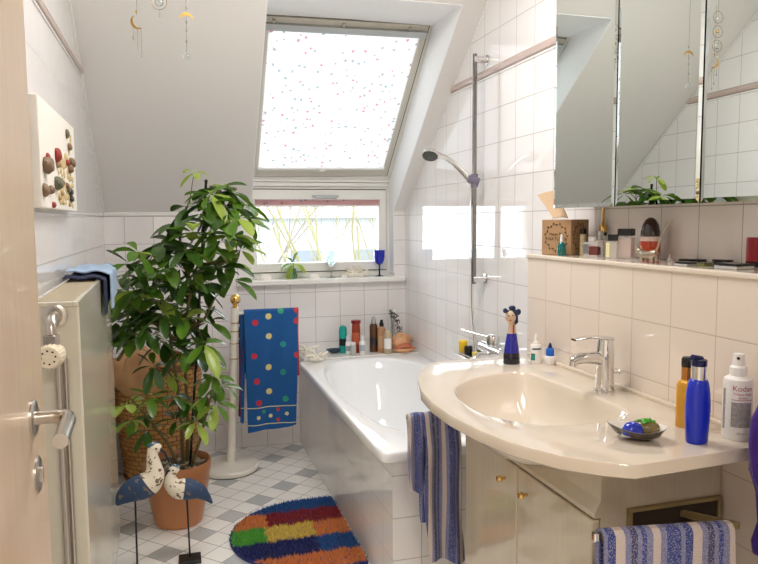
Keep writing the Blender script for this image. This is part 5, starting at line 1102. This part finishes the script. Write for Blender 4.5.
# make-up compacts
def compact(name, lab, u, x, w, d, h, m1, m2, rot=0.1):
    y = at(u, 250, X=x).y; r = empty(name, (x, y, LZ), lab, 'make-up case'); Rm = Matrix.Rotation(rot, 3, 'Z')
    MB().box((x - d, y - w, LZ), (x + d, y + w, LZ + h * .55), rot=Rm, piv=(x, y, 0)).build('base', m1, r, bevel=.0015); MB().box((x - d, y - w, LZ + h * .6), (x + d, y + w, LZ + h), rot=Rm, piv=(x, y, 0)).build('lid', m2, r, bevel=.0015)
blk = 'black'; sv = mat('pearl_silver', (206, 206, 204), .15, metal=.5)
compact('makeup_compact', 'small black and silver make-up case, first of those right of the cat', 687, 1.215, .020, .020, .009, sv, blk)
compact('makeup_compact', 'flat black make-up case lying behind the silver one near the wall', 688, 1.32, .018, .015, .008, blk, blk)
compact('makeup_compact', 'low olive green make-up tin between the black cases', 705, 1.245, .014, .016, .008, cl_((120, 118, 70)), cl_((90, 92, 60)))
compact('makeup_compact', 'small black make-up case against the wall behind the olive tin', 701, 1.33, .012, .010, .009, blk, blk)
compact('makeup_compact', 'long black make-up case against the wall near the red box', 723, 1.325, .022, .013, .012, blk, blk)
compact('makeup_compact', 'large flat black make-up case with silver rim at the front of the ledge', 735, 1.232, .030, .028, .013, sv, blk)
y_ = at(670, 250, X=1.30).y; tag(MB().lathe((1.30, y_, LZ), [(.006, 0), (.0065, .002), (.0062, .006), (.003, .010), (.0028, .018), (.001, .019)], 14).build('tiny_bottle', 'clear_s', None, at0=(1.30, y_, LZ)), 'tiny clear sample bottle between the cat and the make-up cases', 'bottle')
# little lamp fitting hanging below the mirror cabinet
tag(MB().lathe((1.335, at(603, 240, X=1.335).y, 1.262), [(.001, 0), (.010, .001), (.012, .004), (.012, .012)], 20, mi=1).lathe((1.335, at(603, 240, X=1.335).y, 1.262), [(.012, .012), (.0125, .03), (.008, .04), (.0045, .048), (.0045, .09)], 20).build('brass_bottle', ['brass', 'black'], None, at0=(1.335, at(603, 240, X=1.335).y, 1.262)), 'small brass fitting with a dark tip hanging below the mirror cabinet', 'fitting')
# ---------------------------------------------------------------- hanging mobiles
M['thread'] = mat('grey_brown_thread', (120, 108, 84), .6); M['crystal'] = mat('crystal', (236, 240, 240), .02, trans=.9, ior=1.5)
M['wire'] = mat('antique_gold_wire', (150, 126, 84), .35, metal=.8)
def moon(mb, c, r, a0, th=.0015, open_=.62, rot=0):
    K = 24; pts_ = []
    for k in range(K + 1): a = a0 + (k / K - .5) * 2 * PI * open_; pts_.append((math.cos(a) * r, math.sin(a) * r))
    for k in range(K, -1, -1): a = a0 + (k / K - .5) * 2 * PI * open_ * .985; d = (.04 + .96 * math.sin(PI * k / K)) * r * .40; pts_.append((math.cos(a) * (r - d * 1.0), math.sin(a) * (r - d)))
    vs_ = [V((c.x + p[0], c.y - th, c.z + p[1])) for p in pts_] + [V((c.x + p[0], c.y + th, c.z + p[1])) for p in pts_]; n_ = len(pts_); h_ = K + 1
    fs_ = [(i, i + 1, n_ - 2 - i, n_ - 1 - i) for i in range(K)] + [(n_ + i, 2 * n_ - 1 - i, 2 * n_ - 2 - i, n_ + i + 1) for i in range(K)] + [(i, i + n_, (i + 1) % n_ + n_, (i + 1) % n_) for i in range(n_)]
    mb.add(vs_, fs_, 0, False)
def ceilz(y): return slope(y) if y > 2.63 else 2.454
def mobile(name, lab, x, y, zlow): return empty(name, (x, y, ceilz(y)), lab, 'hanging mobile')
# crescent with three drops
mx, my_ = -.115, 2.79; m1 = mobile('moon_mobile', 'gold crescent mobile with three hanging threads, nearest the left wall', mx, my_, 0)
c = at(135.5, 23, Y=my_); mo = MB(); moon(mo, c + V((.008, 0, .004)), .026, math.radians(208), open_=.52); mo.build('crescent', 'gold', m1)
MB().tube([(c.x + .004, my_, ceilz(my_)), at(137, 11, Y=my_), at(136.5, 15, Y=my_)], .0007, 6).build('thread', 'thread', m1)
st_ = MB().ell(at(136.5, 11.5, Y=my_), (.004, .003, .006), 8, 6).build('star_bead', 'gold', m1)
for (u0, v0, v1) in ((133, 27.5, 38), (137.5, 28, 49), (141, 28, 56)):
    a_, b_ = at(u0, v0, Y=my_), at(u0 + .5, v1, Y=my_); dr_ = MB().tube([a_, b_], .0007, 6).build('drop_thread', 'thread', m1); MB().ell(b_, (.0042, .0042, .006), 10, 8).build('crystal_bead', 'crystal', dr_)
MB().tube([at(137, 28, Y=my_), at(141.5, 28, Y=my_)], .0009, 6).build('cross_wire', 'wire', m1)
# rings with crystal
mx, my_ = -.03, 2.685; m2 = mobile('ring_mobile', 'mobile of stacked wire rings with a crystal, the middle of the three hanging ones', mx, my_, 0); c = at(159, 2, Y=my_)
for k in range(3):
    cc_ = c + V((0, 0, .064 * k)); MB().tube([cc_ + V((.0265 * math.cos(a), 0, .0265 * math.sin(a))) for a in [2 * PI * i / 40 for i in range(41)]], .0012, 6).build('wire_ring', 'wire', m2)
    MB().ell(cc_, (.016 if k == 0 else .007, .006, .016 if k == 0 else .007), 12, 8).build('crystal_drop', 'crystal' if k != 1 else 'gold', m2)
MB().tube([c + V((0, 0, .154)), (c.x, my_, ceilz(my_))], .0007, 6).build('thread', 'thread', m2)
ll = MB().tube([c - V((0, 0, .0265)), c - V((0, 0, .044))], .0007, 6).build('drop_thread', 'thread', m2); MB().ell(c - V((0, 0, .048)), (.0035, .0035, .006), 10, 8).build('crystal_bead', 'crystal', ll)
# upturned crescent with a crystal ball
my_ = 2.757; c = at(186.3, 17, Y=my_); m3 = mobile('moon_mobile', 'gold crescent mobile with a string of beads and a crystal ball, nearest the roof window', c.x, my_, 0)
mo = MB(); moon(mo, c + V((0, 0, -.010)), .026, math.radians(90), open_=.50); mo.build('crescent', 'gold', m3)
MB().tube([(c.x, my_, ceilz(my_)), c + V((0, 0, .02))], .0007, 6).build('thread', 'thread', m3)
b0_, b1_ = c + V((0, 0, .016)), at(186.8, 54, Y=my_); MB().tube([b0_, b1_], .0009, 6).build('bead_thread', 'thread', m3)
for v in (22, 30, 41.5, 8): MB().ell(at(186.4, v, Y=my_), (.0042, .0042, .0058), 10, 8).build('bead', 'crystal', m3)
MB().ell(at(187, 57, Y=my_), (.0155, .0155, .0155), 20, 14).build('crystal_ball', 'crystal', m3)
# ---------------------------------------------------------------- light
wd = bpy.data.worlds.new('world'); SC.world = wd; wd.use_nodes = True; bg = wd.node_tree.nodes['Background']; bg.inputs[0].default_value = (.88, .94, 1, 1); bg.inputs[1].default_value = 5.2
def area(name, loc, target, size, power, color, sy=None, portal=False):
    l = bpy.data.lights.new(name, 'AREA'); l.size = size; l.energy = power; l.color = color
    if sy: l.shape = 'RECTANGLE'; l.size_y = sy
    if portal: l.cycles.is_portal = True
    o = bpy.data.objects.new(name, l); COL.objects.link(o); o.location = loc; o.rotation_euler = (V(target) - V(loc)).to_track_quat('-Z', 'Y').to_euler(); return o
area('sky_portal_window', (.85, 4.2, 1.24), (.85, 3.5, 1.24), .9, 1, (1, 1, 1), .55, True)
area('sky_portal_roof', rw(0, LEN / 2, -.12), rw(0, LEN / 2, 1), .9, 1, (1, 1, 1), 1.2, True)
area('hall_fill_light', (.3, -.9, 2.5), (.35, -.7, 0), .8, 25, (1, .92, .84))  # unseen light added in the hall as soft fill from the front
area('bathroom_fill_light', (.52, 2.0, 2.43), (.52, 2.05, 0), .7, 15, (1, .97, .94))  # unseen light added overhead to fill the room, no fixture modelled
vs = SC.view_settings; vs.view_transform = 'Standard'; vs.look = 'None'; vs.gamma = 1; vs.use_curve_mapping = False; vs.exposure = .64
SC.cycles.use_denoising = True; SC.cycles.max_bounces = 10; SC.cycles.diffuse_bounces = 6; SC.cycles.transparent_max_bounces = 12; SC.cycles.caustics_refractive = False; SC.cycles.caustics_reflective = False; SC.cycles.sample_clamp_indirect = 6
